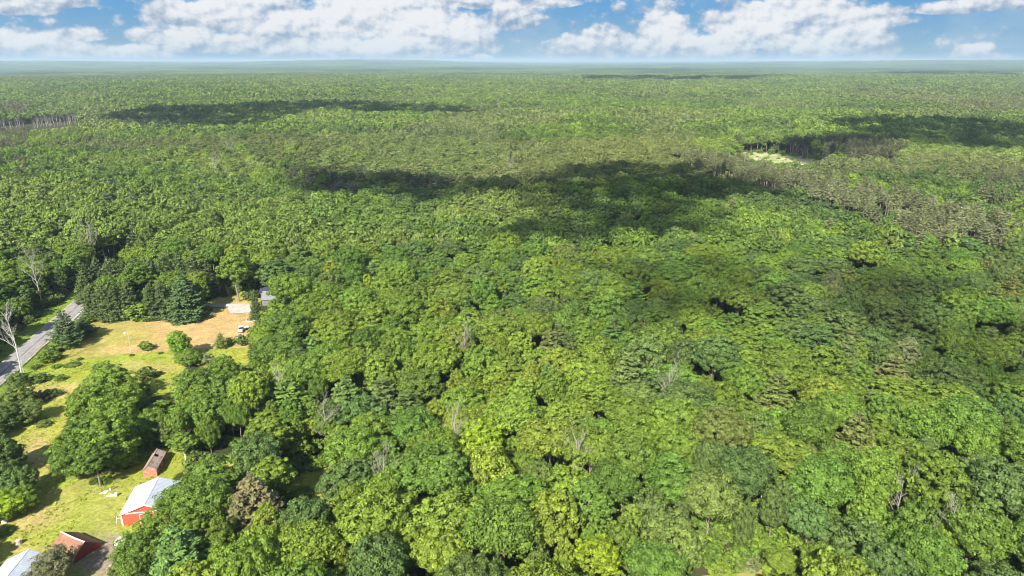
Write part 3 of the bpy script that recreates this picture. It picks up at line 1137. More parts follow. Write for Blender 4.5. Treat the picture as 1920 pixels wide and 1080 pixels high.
for i, (px, py, r_, h_) in enumerate(row):
    T('spruce', px, py, (SPRUCE, (0.076, 0.116, 0.040), (0.088, 0.118, 0.042))[i % 3], r_ * 1.15, h_ * .94,
      'dark evergreen in the back row by the lawn, ' + ('nearest the road', 'second from the road', 'third from the road', 'fourth from the road', 'fifth from the road', 'sixth from the road',
                                                       'seventh from the road', 'fourth from the house end', 'third from the house end', 'nearest the round maple')[i],
      base=True, group='dark evergreens along the lawn', seed=50 + i)
# --- meadow shrubs
shr = [(275, 656, 2.2, 2.4, MG, 'leafy shrub on the lawn beside the leaning shadow of the lamp pole'), (274, 712, 2.8, 3.2, DK, 'dark round juniper in the yellow meadow'),
       (268, 737, 2.0, 2.6, MG, 'juniper below the dark round one in the yellow meadow'), (297, 704, 1.1, 1.2, MG, 'tiny shrub right of the dark round juniper'),
       (248, 668, .8, 1.0, DK, 'tiny dark tuft at the foot of the lamp pole'), (302, 664, .9, 1.0, DK, 'tiny bush at the lower lawn edge'),
       (432, 645, 1.7, 2.2, MG, 'short shrub right of the small open pine'), (453, 648, 1.8, 3.2, DK, 'dark upright juniper at the right end of the lawn'),
       (385, 684, 3.0, 3.2, PALE, 'pale grey-green bush below the small open pine'), (402, 690, 2.4, 2.6, OL, 'olive bush beside the pale grey-green one'),
       (182, 690, 1.2, 1.3, DK, 'low dark bush in the strip of tall green grass'), (114, 714, 1.6, 1.6, MG, 'small bush on the dry patch near the road'),
       (76, 716, 2.6, 2.4, DK, 'dark bush at the foot of the bare white tree'), (96, 745, 2.6, 2.8, DK, 'dark round juniper on the dry slope near the road'),
       (76, 752, 2.2, 2.4, BROWN, 'brownish bush beside the juniper on the dry slope'), (106, 690, 1.8, 1.6, LG, 'light green weeds clump in the grass near the lawn corner'),
       (136, 686, 2.2, 1.4, OL, 'low olive thicket in the tall grass strip'), (98, 664, 2.2, 2.6, DK, 'dark bush under the spreading roadside pine'),
       (86, 672, 1.4, 1.4, MG, 'small bush on the road verge below the spreading pine'), (68, 690, 1.5, 1.3, DK, 'small dark bush on the ditch line by the road'),
       (84, 800, 1.4, 1.5, OL, 'olive bush on the path into the lower field'), (150, 675, 1.0, .9, DK, 'tiny dark bush on the lower lawn border'),
       (35, 724, 3.2, 3.6, DK, 'dark shrub in the roadside shade below the bare white tree'), (196, 905, 1.6, 1.5, MG, 'small bush at the foot of the meadow clump'),
       (178, 905, 1.2, 1.1, DK, 'dark tuft at the foot of the meadow clump'), (455, 700, 2.0, 2.0, MG, 'shrub on the yellow strip at the forest corner'),
       (300, 835, 2.6, 2.6, LG, 'bright green bramble at the far end of the weathered shed'), (262, 862, 2.6, 2.4, LG, 'bright bush between the meadow clump and the weathered shed'),
       (10, 1000, 1.6, 1.2, LG, 'grassy tuft around the pale box in the field'), (560, 930, 2.6, 2.0, YG, 'yellow-green bush at the near side of the small glade'),
       (640, 896, 2.4, 2.2, LIME, 'bright bush on the right rim of the small glade'), (590, 876, 2.6, 2.4, LG, 'green bush on the far rim of the small glade'),
       (1350, 1078, 3.0, 2.2, YG, 'yellow-green bush at the bottom edge clearing'), (1400, 1065, 2.6, 2.0, PALE, 'pale bush in the bottom edge clearing'),
       (1460, 1078, 3.2, 2.4, YG, 'wide yellow bush right of the pale one in the bottom edge clearing')]
for i, (px, py, r_, h_, t_, l_) in enumerate(shr):
    T('juniper', px, py, t_, r_, h_, l_, base=True, cat='shrub', seed=100 + i)
# --- left margin trees in front of the road
T('oak', 30, 745, OL, 4.0, 7, 'olive rounded tree below the road at the left margin')
T('oak', 55, 772, OL, 3.6, 6, 'olive tree right of the other at the left margin')
T('oak', 14, 782, DK, 3.6, 7, 'dark low tree at the left margin under the olive pair')
T('pine', 2, 838, PINE, 3.6, 10, 'dark tall pine cut by the left margin', seed=14)
T('oak', 6, 858, DK, 4.4, 9, 'dark broad oak beside the tall pine at the left margin')
T('oak', 34, 905, BG, 3.8, 7.5, 'blue-green oak at the left margin above the field')
T('oak', 10, 948, LIME, 3.6, 6, 'bright lime low tree by the pale box at the left margin')
T('oak', 42, 938, LG, 3.0, 5.5, 'light green small tree right of the lime one at the left margin')
T('bushy', 100, 1062, (0.16, 0.165, 0.085), 3.6, 7, 'pale olive open-leaved tree in front of the rusty roof', seed=33)
T('bushy', 84, 1086, (0.15, 0.16, 0.075), 3.4, 6.5, 'second pale olive tree nearer the white roof corner', seed=34)
# --- single trees that snags out in the canopy
T('maple', 905, 828, LIME, 4.6, 15, 'brightest lime green tree in the middle of the near canopy', seed=41)
T('maple', 576, 806, (.24, .30, .03), 2.7, 8, 'small bright yellow-green tree left of the bare forked trunk', seed=42)
T('maple', 498, 800, YG, 3.6, 10, 'yellow-green slender tree at the forest edge above the glade', seed=43)
T('maple', 1115, 1052, (.205, .275, .022), 4.6, 12, 'yellow tree at the bottom edge, right of centre', seed=44)
T('oak', 1465, 1058, YG, 3.0, 6, 'low yellow tree beside the bottom edge clearing', seed=45)
T('spruce', 474, 940, (0.165, 0.150, 0.070), 5.4, 15, 'brown fading spruce among green oaks above the glade', seed=46)
T('spruce', 452, 975, (.15, .145, .06), 4.2, 12.5, 'second browning spruce just below the brown fading one', seed=47)
T('oak', 708, 985, YG, 6.6, 16, 'large smooth yellow-green dome tree at the lower middle', seed=48)
T('oak', 715, 1062, BG, 5.0, 14, 'blue-green tree at the bottom edge below the large dome tree', seed=49)
T('oak', 655, 915, BG, 5.2, 13, 'blue-green tree beside the small glade', seed=50)
T('oak', 575, 990, BG, 5.0, 13, 'blue-green oak below the small glade', seed=51)
T('oak', 640, 700, YG, 5.6, 15, 'broad yellow-green oak left of the centre of the forest', seed=52)
T('oak', 755, 590, LG, 6.6, 16, 'large rounded bright oak in the middle distance', seed=53)
T('oak', 820, 690, YG, 6.4, 15, 'golden green spreading oak near the centre', seed=54)
T('oak', 1560, 545, PALE, 4.0, 17, 'pale silvery topped tree rising from the right-hand canopy', seed=55)
T('oak', 1810, 580, LG, 6.8, 18, 'large isolated round light green oak in the right-hand woods', seed=56)
T('oak', 538, 622, MG, 7.0, 15, 'huge spreading oak at the right end of the lawn', seed=57)
T('oak', 545, 548, LG, 6.8, 17, 'big round oak hiding the house roof', seed=58)
T('oak', 520, 665, MG, 6.2, 14, 'broad green oak overhanging the right end of the lawn', seed=59)
T('maple', 1700, 670, PALE, 4.0, 15, 'pale feathery maple in the right-hand canopy', seed=60)
T('oak', 262, 1042, MG, 4.2, 9, 'green oak directly below the red barn wall', seed=61)
T('oak', 340, 938, MG, 4.4, 9, 'oak crowding the right side of the white barn roof', seed=62)
T('oak', 306, 990, LG, 4.4, 8.5, 'light oak hiding the right half of the red barn', seed=64)
T('oak', 402, 905, MG, 5.0, 11, 'dark topped oak above the barn, second from its roof', seed=63)

NEARPOS = PLACED[:]

# ------------------------------------------------------------------ the closed canopy
def near_tone(x, y, g):
    px, py, _ = proj(x, y, 12.0)
    n = float(vnoise(np.array([x]), np.array([y]), 34, 71, 2)[0])
    q = g.random()
    yel = math.exp(-((px - 820) / 520) ** 2) * (0.5 if py > 560 else 0.35)
    if px > 1300:
        yel *= 0.6
    v = 0.55 * n + 0.45 * q + (yel - 0.18) * 0.55
    if v > 0.66:
        t = YG
    elif v > 0.50:
        t = LG
    elif v > 0.34:
        t = MG
    elif q < 0.5:
        t = BG
    else:
        t = DK
    if g.random() < 0.06:
        t = OL
    if g.random() < 0.003:
        t = LIME
    k = g.uniform(0.85, 1.15)
    return (t[0] * k * g.uniform(.9, 1.12), t[1] * k, t[2] * k)


def tname(t):
    best, bn = 9, ''
    for c_, n_ in ((YG, 'yellow-green'), (LG, 'light green'), (MG, 'mid green'), (BG, 'bluish green'), (DK, 'dark green'), (OL, 'olive green'), (LIME, 'lime green')):
        d = sum(abs(math.log((a_ / sum(t)) / (b_ / sum(c_)))) for a_, b_ in zip(t, c_)) + abs(math.log(sum(t) / sum(c_)))
        if d < best:
            best, bn = d, n_
    return bn


gr = random.Random(5)
CELL = 8.0
gridd = {}
for (x, y, r) in PLACED:
    gridd.setdefault((int(x // CELL), int(y // CELL)), []).append((x, y, r))


def clash(x, y, r, k=0.80):
    cx_, cy_ = int(x // CELL), int(y // CELL)
    for i in range(-2, 3):
        for j in range(-2, 3):
            for (a_, b_, c_) in gridd.get((cx_ + i, cy_ + j), ()):
                if (a_ - x) ** 2 + (b_ - y) ** 2 < ((c_ + r) * k) ** 2:
                    return True
    return False


near = []
NEAR_MAX = 290.0
for rad_pass, tries in ((5.9, 3000), (4.9, 14000), (3.9, 34000), (2.9, 90000), (2.2, 70000)):
    for _ in range(tries):
        y = gr.uniform(42, NEAR_MAX)
        x = gr.uniform(-1, 1) * (y * 0.86 + 45)
        r = rad_pass * gr.uniform(0.85, 1.15)
        if clash(x, y, r):
            continue
        near.append([x, y, r])
        gridd.setdefault((int(x // CELL), int(y // CELL)), []).append((x, y, r))
na = np.array(near)
hh = np.array([11.5 + 1.05 * (r_ - 3) for _, _, r_ in near]) * (0.76 + 0.48 * vnoise(na[:, 0], na[:, 1], 11, 91, 1)) + 1.5 * vnoise(na[:, 0], na[:, 1], 60, 93, 2)
bad = blocked(na[:, 0], na[:, 1], hh, na[:, 2])
vpx, vpy, _ = proj(na[:, 0], na[:, 1], hh * .7)
for f_ in (0.4, 0.7, 1.0):
    shx, shy = na[:, 0] + SUN.x / -SUN.z * hh * f_, na[:, 1] + SUN.y / -SUN.z * hh * f_
    a_, b_, _ = proj(shx, shy, 0 * shx)
    for P_ in (OPEN_FIELD, OPEN_LAWN):
        bad |= inpoly(a_, b_, P_) & ((vpy > 1075) | (vpx < -10))
MASS = []       # x, y, z, kind, lod, r, h, tint, rot
THINGS = []
for i in range(len(na)):
    if bad[i]:
        # a lower understorey tree may still fit where a tall one would hide the open ground
        if not blocked(na[i:i + 1, 0], na[i:i + 1, 1], hh[i:i + 1] * 0.5, na[i:i + 1, 2] * 0.7)[0]:
            na[i, 2] *= 0.65
            hh[i] *= 0.45
        else:
            continue
    x, y, r = na[i]
    g = random.Random(i * 7 + 1)
    n_ = float(vnoise(np.array([x]), np.array([y]), 55, 41, 2)[0])
    px, py, dep = proj(x, y, hh[i] * 0.62)
    k = 'oak' if r > 4.3 else ('maple' if g.random() < 0.62 else ('oak' if g.random() < .5 else 'aspen'))
    if k == 'oak' and g.random() < 0.25:
        k = 'maple'
    if g.random() < (0.05 if n_ < 0.55 else 0.16):
        k = 'pine'
    if k != 'aspen' and k != 'pine' and g.random() < 0.28:
        k = 'bushy'
        hh[i] *= 0.9
    if k == 'aspen':
        r *= 0.8
    t = near_tone(x, y, g) if k != 'pine' else tuple(v * g.uniform(.9, 1.3) for v in ((0.120, 0.168, 0.040) if g.random() < .7 else (0.085, 0.130, 0.034)))
    inview = (-30 < px < 1950) and (py < 1150)
    THINGS.append((dep if inview else 1e9, x, y, r, hh[i], k, t, px, py))
nb_ = 5200
qx, qy = np.random.default_rng(77).uniform(-1, 1, nb_), np.random.default_rng(78).uniform(44, 270, nb_)
qx = qx * (qy * 0.86 + 30)
qr = np.random.default_rng(79).uniform(1.4, 3.2, nb_)
qh = qr * np.random.default_rng(80).uniform(1.1, 1.9, nb_)
qpx, qpy, _ = proj(qx, qy, 0 * qx)
qb = np.zeros(nb_, bool)
for P_ in OPENS:
    qb |= inpoly(qpx, qpy, P_) | inpoly(proj(qx, qy, qh)[0], proj(qx, qy, qh)[1], P_)
qb |= (np.abs(road_off(qx, qy)) < 8.5)
for i in np.nonzero(~qb)[0]:
    t_ = (LG, MG, YG, OL, MG)[i % 5]
    MASS.append((qx[i], qy[i], 0.0, 'juniper', 0, qr[i], qh[i], tuple(v * 1.0 for v in t_), qx[i]))
fq = np.random.default_rng(81)
for i in range(420):
    px_, py_ = fq.uniform(1350, 1570), fq.uniform(282, 322)
    ins = bool(inpoly(np.array([px_]), np.array([py_]), OPEN_FAR)[0])
    if ins and fq.random() < 0.72:
        continue
    w_ = at(px_, py_)
    r_ = fq.uniform(.8, 2.0) if ins else fq.uniform(1.6, 3.6)
    MASS.append((w_.x, w_.y, float(terrain(w_.x, w_.y)), 'juniper', 0, r_, r_ * fq.uniform(1.0, 1.7), (LG, OL, MG)[i % 3], fq.random() * 6))
THINGS.sort(key=lambda q: q[0] / (q[3] + 1.5))
n_leaf = n_pine = 0
used_labels = set()
KW = {'bushy': 'full low-branched tree', 'oak': 'round-crowned tree', 'maple': 'upright leafy tree', 'aspen': 'slender tree', 'pine': 'pine'}
for (dep, x, y, r, h, k, t, px, py) in THINGS:
    big = dep < 1e8 and 0 < px < 1920 and 0 < py < 1095
    if big and ((k != 'pine' and n_leaf < 236) or (k == 'pine' and n_pine < 40)):
        lab = f'{tname(t) if k != "pine" else "dull green"} {KW[k]} in the forest, {numword(round(px / 19.2))} percent across and {numword(round(min(py, 1080) / 10.8))} percent down'
        if lab not in used_labels:
            used_labels.add(lab)
            put_tree(k, x, y, t, r, h, lab, group='trees of the near forest canopy')
            if k == 'pine':
                n_pine += 1
            else:
                n_leaf += 1
            continue
    MASS.append((x, y, 0.0, k, 0, r, h, t, random.random() * 6.283))

# ------------------------------------------------------------------ farther forest (mass)
gf = np.random.default_rng(99)


def band(y0, y1, sp, lod, scale):
    """jittered rows of trees between two distances"""
    out = []
    ys_ = np.arange(y0, y1, sp)
    for yy in ys_:
        w_ = yy * 0.84 + 40
        xs_ = np.arange(-w_, w_, sp)
        x = xs_ + gf.uniform(-.5, .5, len(xs_)) * sp
        y = yy + gf.uniform(-.5, .5, len(xs_)) * sp
        out.append(np.stack([x, y], 1))
    P = np.concatenate(out)
    return P[gf.random(len(P)) > 0.06]


ZONES = [  # (outline at canopy height, kind, tint, probability)
    ([(1262, 292), (1330, 292), (1480, 330), (1600, 352), (1760, 392), (1900, 420), (1930, 470), (1800, 470), (1700, 440), (1560, 388), (1440, 352), (1300, 318)], 'redpine', (0.158, 0.174, 0.080), 0.8),
    ([(1380, 268), (1450, 262), (1640, 262), (1700, 280), (1660, 300), (1500, 292), (1390, 286)], 'redpine', (0.100, 0.110, 0.050), 0.9),
    ([(1540, 160), (1940, 150), (1940, 215), (1800, 205), (1640, 185)], 'redpine', (0.150, 0.160, 0.080), 0.75),
    ([(1800, 330), (1940, 310), (1940, 420), (1860, 380)], 'redpine', (0.130, 0.150, 0.060), 0.6),
    ([(560, 262), (720, 250), (900, 262), (960, 300), (880, 335), (640, 330), (560, 300)], 'aspen', (0.175, 0.225, 0.070), 0.75),
    ([(300, 252), (560, 250), (660, 270), (560, 310), (380, 300)], 'aspen', (0.150, 0.180, 0.055), 0.6),
    ([(520, 310), (760, 320), (900, 335), (840, 360), (540, 360)], 'pine', (0.090, 0.100, 0.048), 0.7),
    ([(190, 225), (330, 200), (430, 215), (300, 245)], 'spruce', (0.055, 0.090, 0.040), 0.6),
    ([(1560, 320), (1940, 270), (1940, 330), (1700, 370)], 'pine', (0.125, 0.150, 0.050), 0.4),
    ([(180, 320), (430, 330), (380, 400), (180, 380)], 'pine', (0.080, 0.115, 0.045), 0.35),
    ([(1330, 345), (1700, 440), (1500, 420), (1350, 380)], 'pine', (0.15, 0.15, 0.075), 0.25),
    ([(0, 250), (60, 250), (50, 330), (0, 330)], 'redpine', (0.12, 0.12, 0.07), 0.3),
    ([(0, 190), (60, 192), (50, 212), (0, 214)], 'aspen', (0.17, 0.15, 0.09), 0.6),
]


def tone_arr(x, y):
    n = 0.5 * vnoise(x, y, 60, 71, 3) + 0.5 * gf.random(len(x))
    n2 = vnoise(x, y, 320, 77, 2)
    v = np.clip((n - 0.5) * 1.3 + 0.5 + (n2 - .5) * 0.5, 0, 1)
    stops = np.array([0.0, 0.25, 0.45, 0.65, 0.85, 1.0])
    cols = np.array([DK, BG, MG, LG, YG, (0.20, 0.275, 0.05)])
    c = np.stack([np.interp(v, stops, cols[:, j]) for j in range(3)], 1)
    gold = gf.random(len(x)) < 0.07
    c[gold] = OL
    r = np.hypot(x, y)
    s1, s2 = vnoise(x, y, 130, 171, 2), vnoise(x + 900, y, 170, 175, 2)
    for (m_, t_, a_) in ((s1 > 0.60, (0.205, 0.255, 0.060), .6), (s1 < 0.37, (0.070, 0.112, 0.034), .7), (s2 > 0.61, (0.165, 0.180, 0.075), .65), (s2 < 0.34, (0.130, 0.205, 0.036), .5)):
        c[m_] = c[m_] * (1 - a_) + np.array(t_) * a_
    # tints shift toward one light grey-green with distance
    k = sstep(400, 1500, r)[:, None] * 0.45
    c = c * (1 - k) + np.array([0.150, 0.205, 0.050]) * k
    return c * gf.uniform(0.82, 1.15, len(x))[:, None]


for (y0, y1, sp, lod, scl) in ((NEAR_MAX, 760, 7.0, 1, 1.0), (760, 1500, 8.4, 2, 1.15), (1500, FAR0 + 150, 12.5, 2, 1.75)):
    P = band(y0, y1, sp, lod, scl)
    x, y = P[:, 0], P[:, 1]
    r = gf.uniform(3.6, 6.0, len(P)) * scl
    n_h = vnoise(x, y, 70, 61, 2)
    h = (10.5 + 8 * n_h) * gf.uniform(0.85, 1.2, len(P)) * (1 + (scl - 1) * .5)
    z = terrain(x, y)
    bl = blocked(x, y, h, r) if y0 < 1200 else np.zeros(len(P), bool)
    col = tone_arr(x, y)
    px, py, _ = proj(x, y, h * 0.8 + z)
    kind = np.where(gf.random(len(P)) < 0.62, 'oak', 'maple').astype(object)
    kind[gf.random(len(P)) < 0.07 + 0.22 * sstep(.55, .7, vnoise(x, y, 150, 66, 2))] = 'pine'
    pm = kind == 'pine'
    col[pm] = np.array([0.105, 0.145, 0.045]) * gf.uniform(.8, 1.3, (pm.sum(), 1))
    for (poly, k, t, pr) in ZONES:
        s_ = inpoly(px, py, poly) & (gf.random(len(P)) < pr)
        kk = k if lod == 1 else {'redpine': 'pine', 'aspen': 'maple', 'spruce': 'pine', 'pine': 'pine'}[k]
        kind[s_] = kk
        col[s_] = np.array(t) * gf.uniform(.8, 1.2, (s_.sum(), 1))
        if k == 'redpine':
            h[s_] = 19 * gf.uniform(.9, 1.1, s_.sum())
            r[s_] = (2.1 if lod == 1 else 3.4) * gf.uniform(.9, 1.3, s_.sum())
    for i in np.nonzero(~bl)[0]:
        MASS.append((x[i], y[i], z[i], kind[i], lod, r[i], h[i], col[i], gf.random() * 6.283))
        if kind[i] == 'redpine' and gf.random() < 0.8:   # planted close together
            MASS.append((x[i] + gf.normal() * 2.5, y[i] + gf.normal() * 2.5, z[i], 'redpine', lod, r[i], h[i] * gf.uniform(.9, 1.05), col[i] * gf.uniform(.8, 1.2), gf.random() * 6.283))

# native sizes of the source crowns
NAT = {('bushy', 0): (5.0, 12.4), ('juniper', 0): (1.6, 2.8), ('oak', 0): (5.0, 14.5), ('maple', 0): (4.0, 15.4), ('aspen', 0): (2.9, 15.2), ('pine', 0): (4.2, 17.5),
       ('oak', 1): (5.0, 14.5), ('maple', 1): (4.0, 15.2), ('aspen', 1): (2.9, 15.2), ('pine', 1): (4.0, 17.5), ('redpine', 1): (2.1, 20.0), ('spruce', 1): (3.0, 16.0),
       ('oak', 2): (5.0, 14.5), ('maple', 2): (4.2, 14.5), ('pine', 2): (3.8, 17.0)}


def mass_object(name, label, keys):
    rows = []
    srcs = []
    for key in keys:
        base = len(srcs)
        srcs += SRC[key]
        for t in MASS:
            if (t[3], t[4]) == key:
                rows.append((t, base + random.randrange(len(SRC[key])), NAT[key]))
    n = len(rows)
    me = bpy.data.meshes.new(name)
    me.vertices.add(n)
    me.vertices.foreach_set('co', np.array([(q[0][0], q[0][1], q[0][2]) for q in rows], np.float32).ravel())
    for an, ty, key_, arr in (('tint', 'FLOAT_VECTOR', 'vector', [q[0][7] for q in rows]),
                              ('scl', 'FLOAT_VECTOR', 'vector', [(q[0][5] / q[2][0], q[0][5] / q[2][0], q[0][6] / q[2][1]) for q in rows]),
                              ('rot', 'FLOAT_VECTOR', 'vector', [(random.gauss(0, .04), random.gauss(0, .04), q[0][8]) for q in rows])):
        a_ = me.attributes.new(an, ty, 'POINT')
        a_.data.foreach_set(key_, np.array(arr, np.float32).ravel())
    a_ = me.attributes.new('variant', 'INT', 'POINT')
    a_.data.foreach_set('value', np.array([q[1] for q in rows], np.int32))
    ob = link(bpy.data.objects.new(name, me))
    gt = bpy.data.node_groups.new(name, 'GeometryNodeTree')
    gt.interface.new_socket('Geometry', in_out='INPUT', socket_type='NodeSocketGeometry')
    gt.interface.new_socket('Geometry', in_out='OUTPUT', socket_type='NodeSocketGeometry')
    L = gt.links.new
    gi, go = gt.nodes.new('NodeGroupInput'), gt.nodes.new('NodeGroupOutput')
    jn = gt.nodes.new('GeometryNodeJoinGeometry')

    def attr(nm, ty):
        a__ = gt.nodes.new('GeometryNodeInputNamedAttribute')
        a__.data_type = ty
        a__.inputs['Name'].default_value = nm
        return a__.outputs[0]
    sc_, ro_, va_ = attr('scl', 'FLOAT_VECTOR'), attr('rot', 'FLOAT_VECTOR'), attr('variant', 'INT')
    er = gt.nodes.new('FunctionNodeEulerToRotation')
    L(ro_, er.inputs[0])
    for i, s_ in enumerate(srcs):
        oi = gt.nodes.new('GeometryNodeObjectInfo')
        oi.inputs['Object'].default_value = s_
        oi.inputs['As Instance'].default_value = True
        cmp = gt.nodes.new('FunctionNodeCompare')
        cmp.data_type = 'INT'
        cmp.operation = 'EQUAL'
        L(va_, cmp.inputs[2])
        cmp.inputs[3].default_value = i
        ip = gt.nodes.new('GeometryNodeInstanceOnPoints')
        L(gi.outputs[0], ip.inputs['Points'])
        L(cmp.outputs[0], ip.inputs['Selection'])
        L(oi.outputs['Geometry'], ip.inputs['Instance'])
        L(er.outputs[0], ip.inputs['Rotation'])
        L(sc_, ip.inputs['Scale'])
        L(ip.outputs[0], jn.inputs[0])
    L(jn.outputs[0], go.inputs[0])
    md = ob.modifiers.new('trees', 'NODES')
    md.node_group = gt
    meta(ob, label, 'forest', kind='stuff')
    return ob


mass_object('forest', 'mixed green forest canopy spreading from near woods to the far plain',
            [('juniper', 0), ('bushy', 0), ('oak', 0), ('maple', 0), ('aspen', 0), ('pine', 0), ('oak', 1), ('maple', 1), ('aspen', 1), ('pine', 1), ('oak', 2), ('maple', 2), ('pine', 2), ('spruce', 1)])
mass_object('pine_plantation', 'brownish tall thin pines in close rows beside the pale clearing', [('redpine', 1)])

# ------------------------------------------------------------------ bare trees
DEAD = []
for i in range(4):
    g = G(700 + i)
    DEAD.append(dead_builder(g, 13 + i, 0.24, 3, nb=9).mesh('branches', PALEBARK))
GREYBARK = simple_mat('grey_dead_bark', (0.30, 0.265, 0.23), 0.9, (0.38, 0.345, 0.31), 2.0)
GREYDEAD = [dead_builder(G(740 + i), 13 + i, 0.20, 3, nb=10, spread=0.45).mesh('branches', GREYBARK) for i in range(4)]
DEADFAR = [dead_builder(G(720 + i), 13, 0.24, 2, nb=6, spread=0.4).mesh('branches', GREYBARK) for i in range(3)]


def dead_at(px, py, h, label, base=True, m=None, zc=0.0, rz=None, group=None, wid=1.0):
    p_ = at(px, py, zc)
    o = bpy.data.objects.new('dead_tree', (m or DEAD[int(px) % 4]))
    link(o)
    o.location = (p_.x, p_.y, float(terrain(p_.x, p_.y)) if p_.y > 450 else 0)
    o.rotation_euler = (0, 0, px * 1.7 if rz is None else rz)
    s_ = h / 14.0
    o.scale = (s_ * wid, s_ * wid, s_)
    return meta(o, label, 'dead tree', group)


dead_at(42, 705, 19, 'tall bare white tree with broken limbs standing between road and meadow', wid=.85)
dead_at(45, 703, 7, 'short broken white snag leaning on the tall bare tree', wid=.8, rz=2.0)
for (px, py, zc, h, l) in ((66, 520, 15, 19, 'bare pale trunk rising above the trees left of the road'), (166, 458, 15, 18, 'bare pale trunk in the woods beyond the road bend'),
                           (430, 290, 15, 20, 'bleached dead tree standing out of the forest far behind the evergreens'), (403, 316, 15, 18, 'smaller bleached snag below the bleached dead tree'),
                           (612, 792, 12, 13, 'bare forked grey tree beside the small yellow-green tree'), (848, 815, 14, 15.5, 'grey dead tree left of the brightest lime tree'),
                           (1082, 860, 13, 14.5, 'twiggy dead tree in a gap, right of the brightest lime tree'), (878, 655, 13, 14.5, 'bare limbs showing in a gap near the centre oak'),
                           (718, 900, 13, 14, 'thin bare trunks above the large dome tree'), (1262, 735, 14, 15, 'bare grey crown in a dark gap of the right-centre canopy'),
                           (1770, 985, 13, 13.5, 'bare branches low in the right corner woods'), (518, 725, 12, 12.5, 'bare forked trunk at the forest edge right of the lawn oaks'),
                           (1690, 940, 13, 13.5, 'pale bare branches in the lower right woods'), (960, 318, 15, 19, 'pale dead trunk in the middle distance shade'),
                           (345, 850, 0, 6, 'white bare stems at the grass edge right of the weathered shed'), (905, 205, 15, 20, 'grey bare tree on the skyline of the far woods'),
                           (935, 205, 15, 18, 'second grey bare tree right of the other in the far woods')):
    dead_at(px, py, h, l, zc=zc * 0.8, m=GREYDEAD[int(px) % 4])
gd = random.Random(3)
snags = sorted(q for q in (gd.uniform(-2, 152) for _ in range(60)) if not 46 < q < 60)
for i, px in enumerate(snags):
    py = 246 - px * 0.075 - gd.uniform(0, 8)
    dead_at(px, py, gd.uniform(9, 14), f'bleached bare trunk, number {numword(i + 1)} from the left in the far white dead clump', m=DEADFAR[i % 3],
            group='white dead trunks at the far left', wid=1.15)

# ------------------------------------------------------------------ buildings
WHITE_TRIM = simple_mat('white_trim', (0.78, 0.78, 0.76), 0.6, (0.62, 0.61, 0.58), 2.0)
RED_METAL = corrugated_mat('red_siding', (0.48, 0.085, 0.045), (0.38, 0.075, 0.045), (1, 0, 0), 0.5, pitch=20)
RED_WOOD = simple_mat('weathered_red_boards', (0.40, 0.12, 0.075), 0.9, (0.50, 0.28, 0.20), 1.3, stretch=(0.6, 0.6, 5.0), col3=(0.30, 0.05, 0.03))
DARKIN = simple_mat('dark_opening', (0.03, 0.025, 0.02), 0.9, (0.06, 0.05, 0.04), 1.0)


def roof_mat(kind, d):
    if kind == 'white':
        return corrugated_mat('white_metal_roof', (0.40, 0.43, 0.48), (0.47, 0.50, 0.54), d, 0.45)
    if kind == 'rust':
        return corrugated_mat('rusty_roof', (0.24, 0.125, 0.075), (0.36, 0.165, 0.07), d, 0.85, pitch=18, col3=(0.17, 0.095, 0.07), nscale=0.6, spec=.2)
    if kind == 'oldtin':
        return corrugated_mat('old_tin_roof', (0.30, 0.25, 0.22), (0.38, 0.19, 0.09), d, 0.8, pitch=18, col3=(0.19, 0.13, 0.12), nscale=0.5, spec=.2)
    if kind == 'navy':
        return simple_mat('navy_shingles', (0.028, 0.033, 0.060), 0.9, (0.036, 0.044, 0.080), 3.0)
    return simple_mat('pale_grey_shingles', (0.19, 0.19, 0.21), 0.9, (0.155, 0.155, 0.17), 2.0)


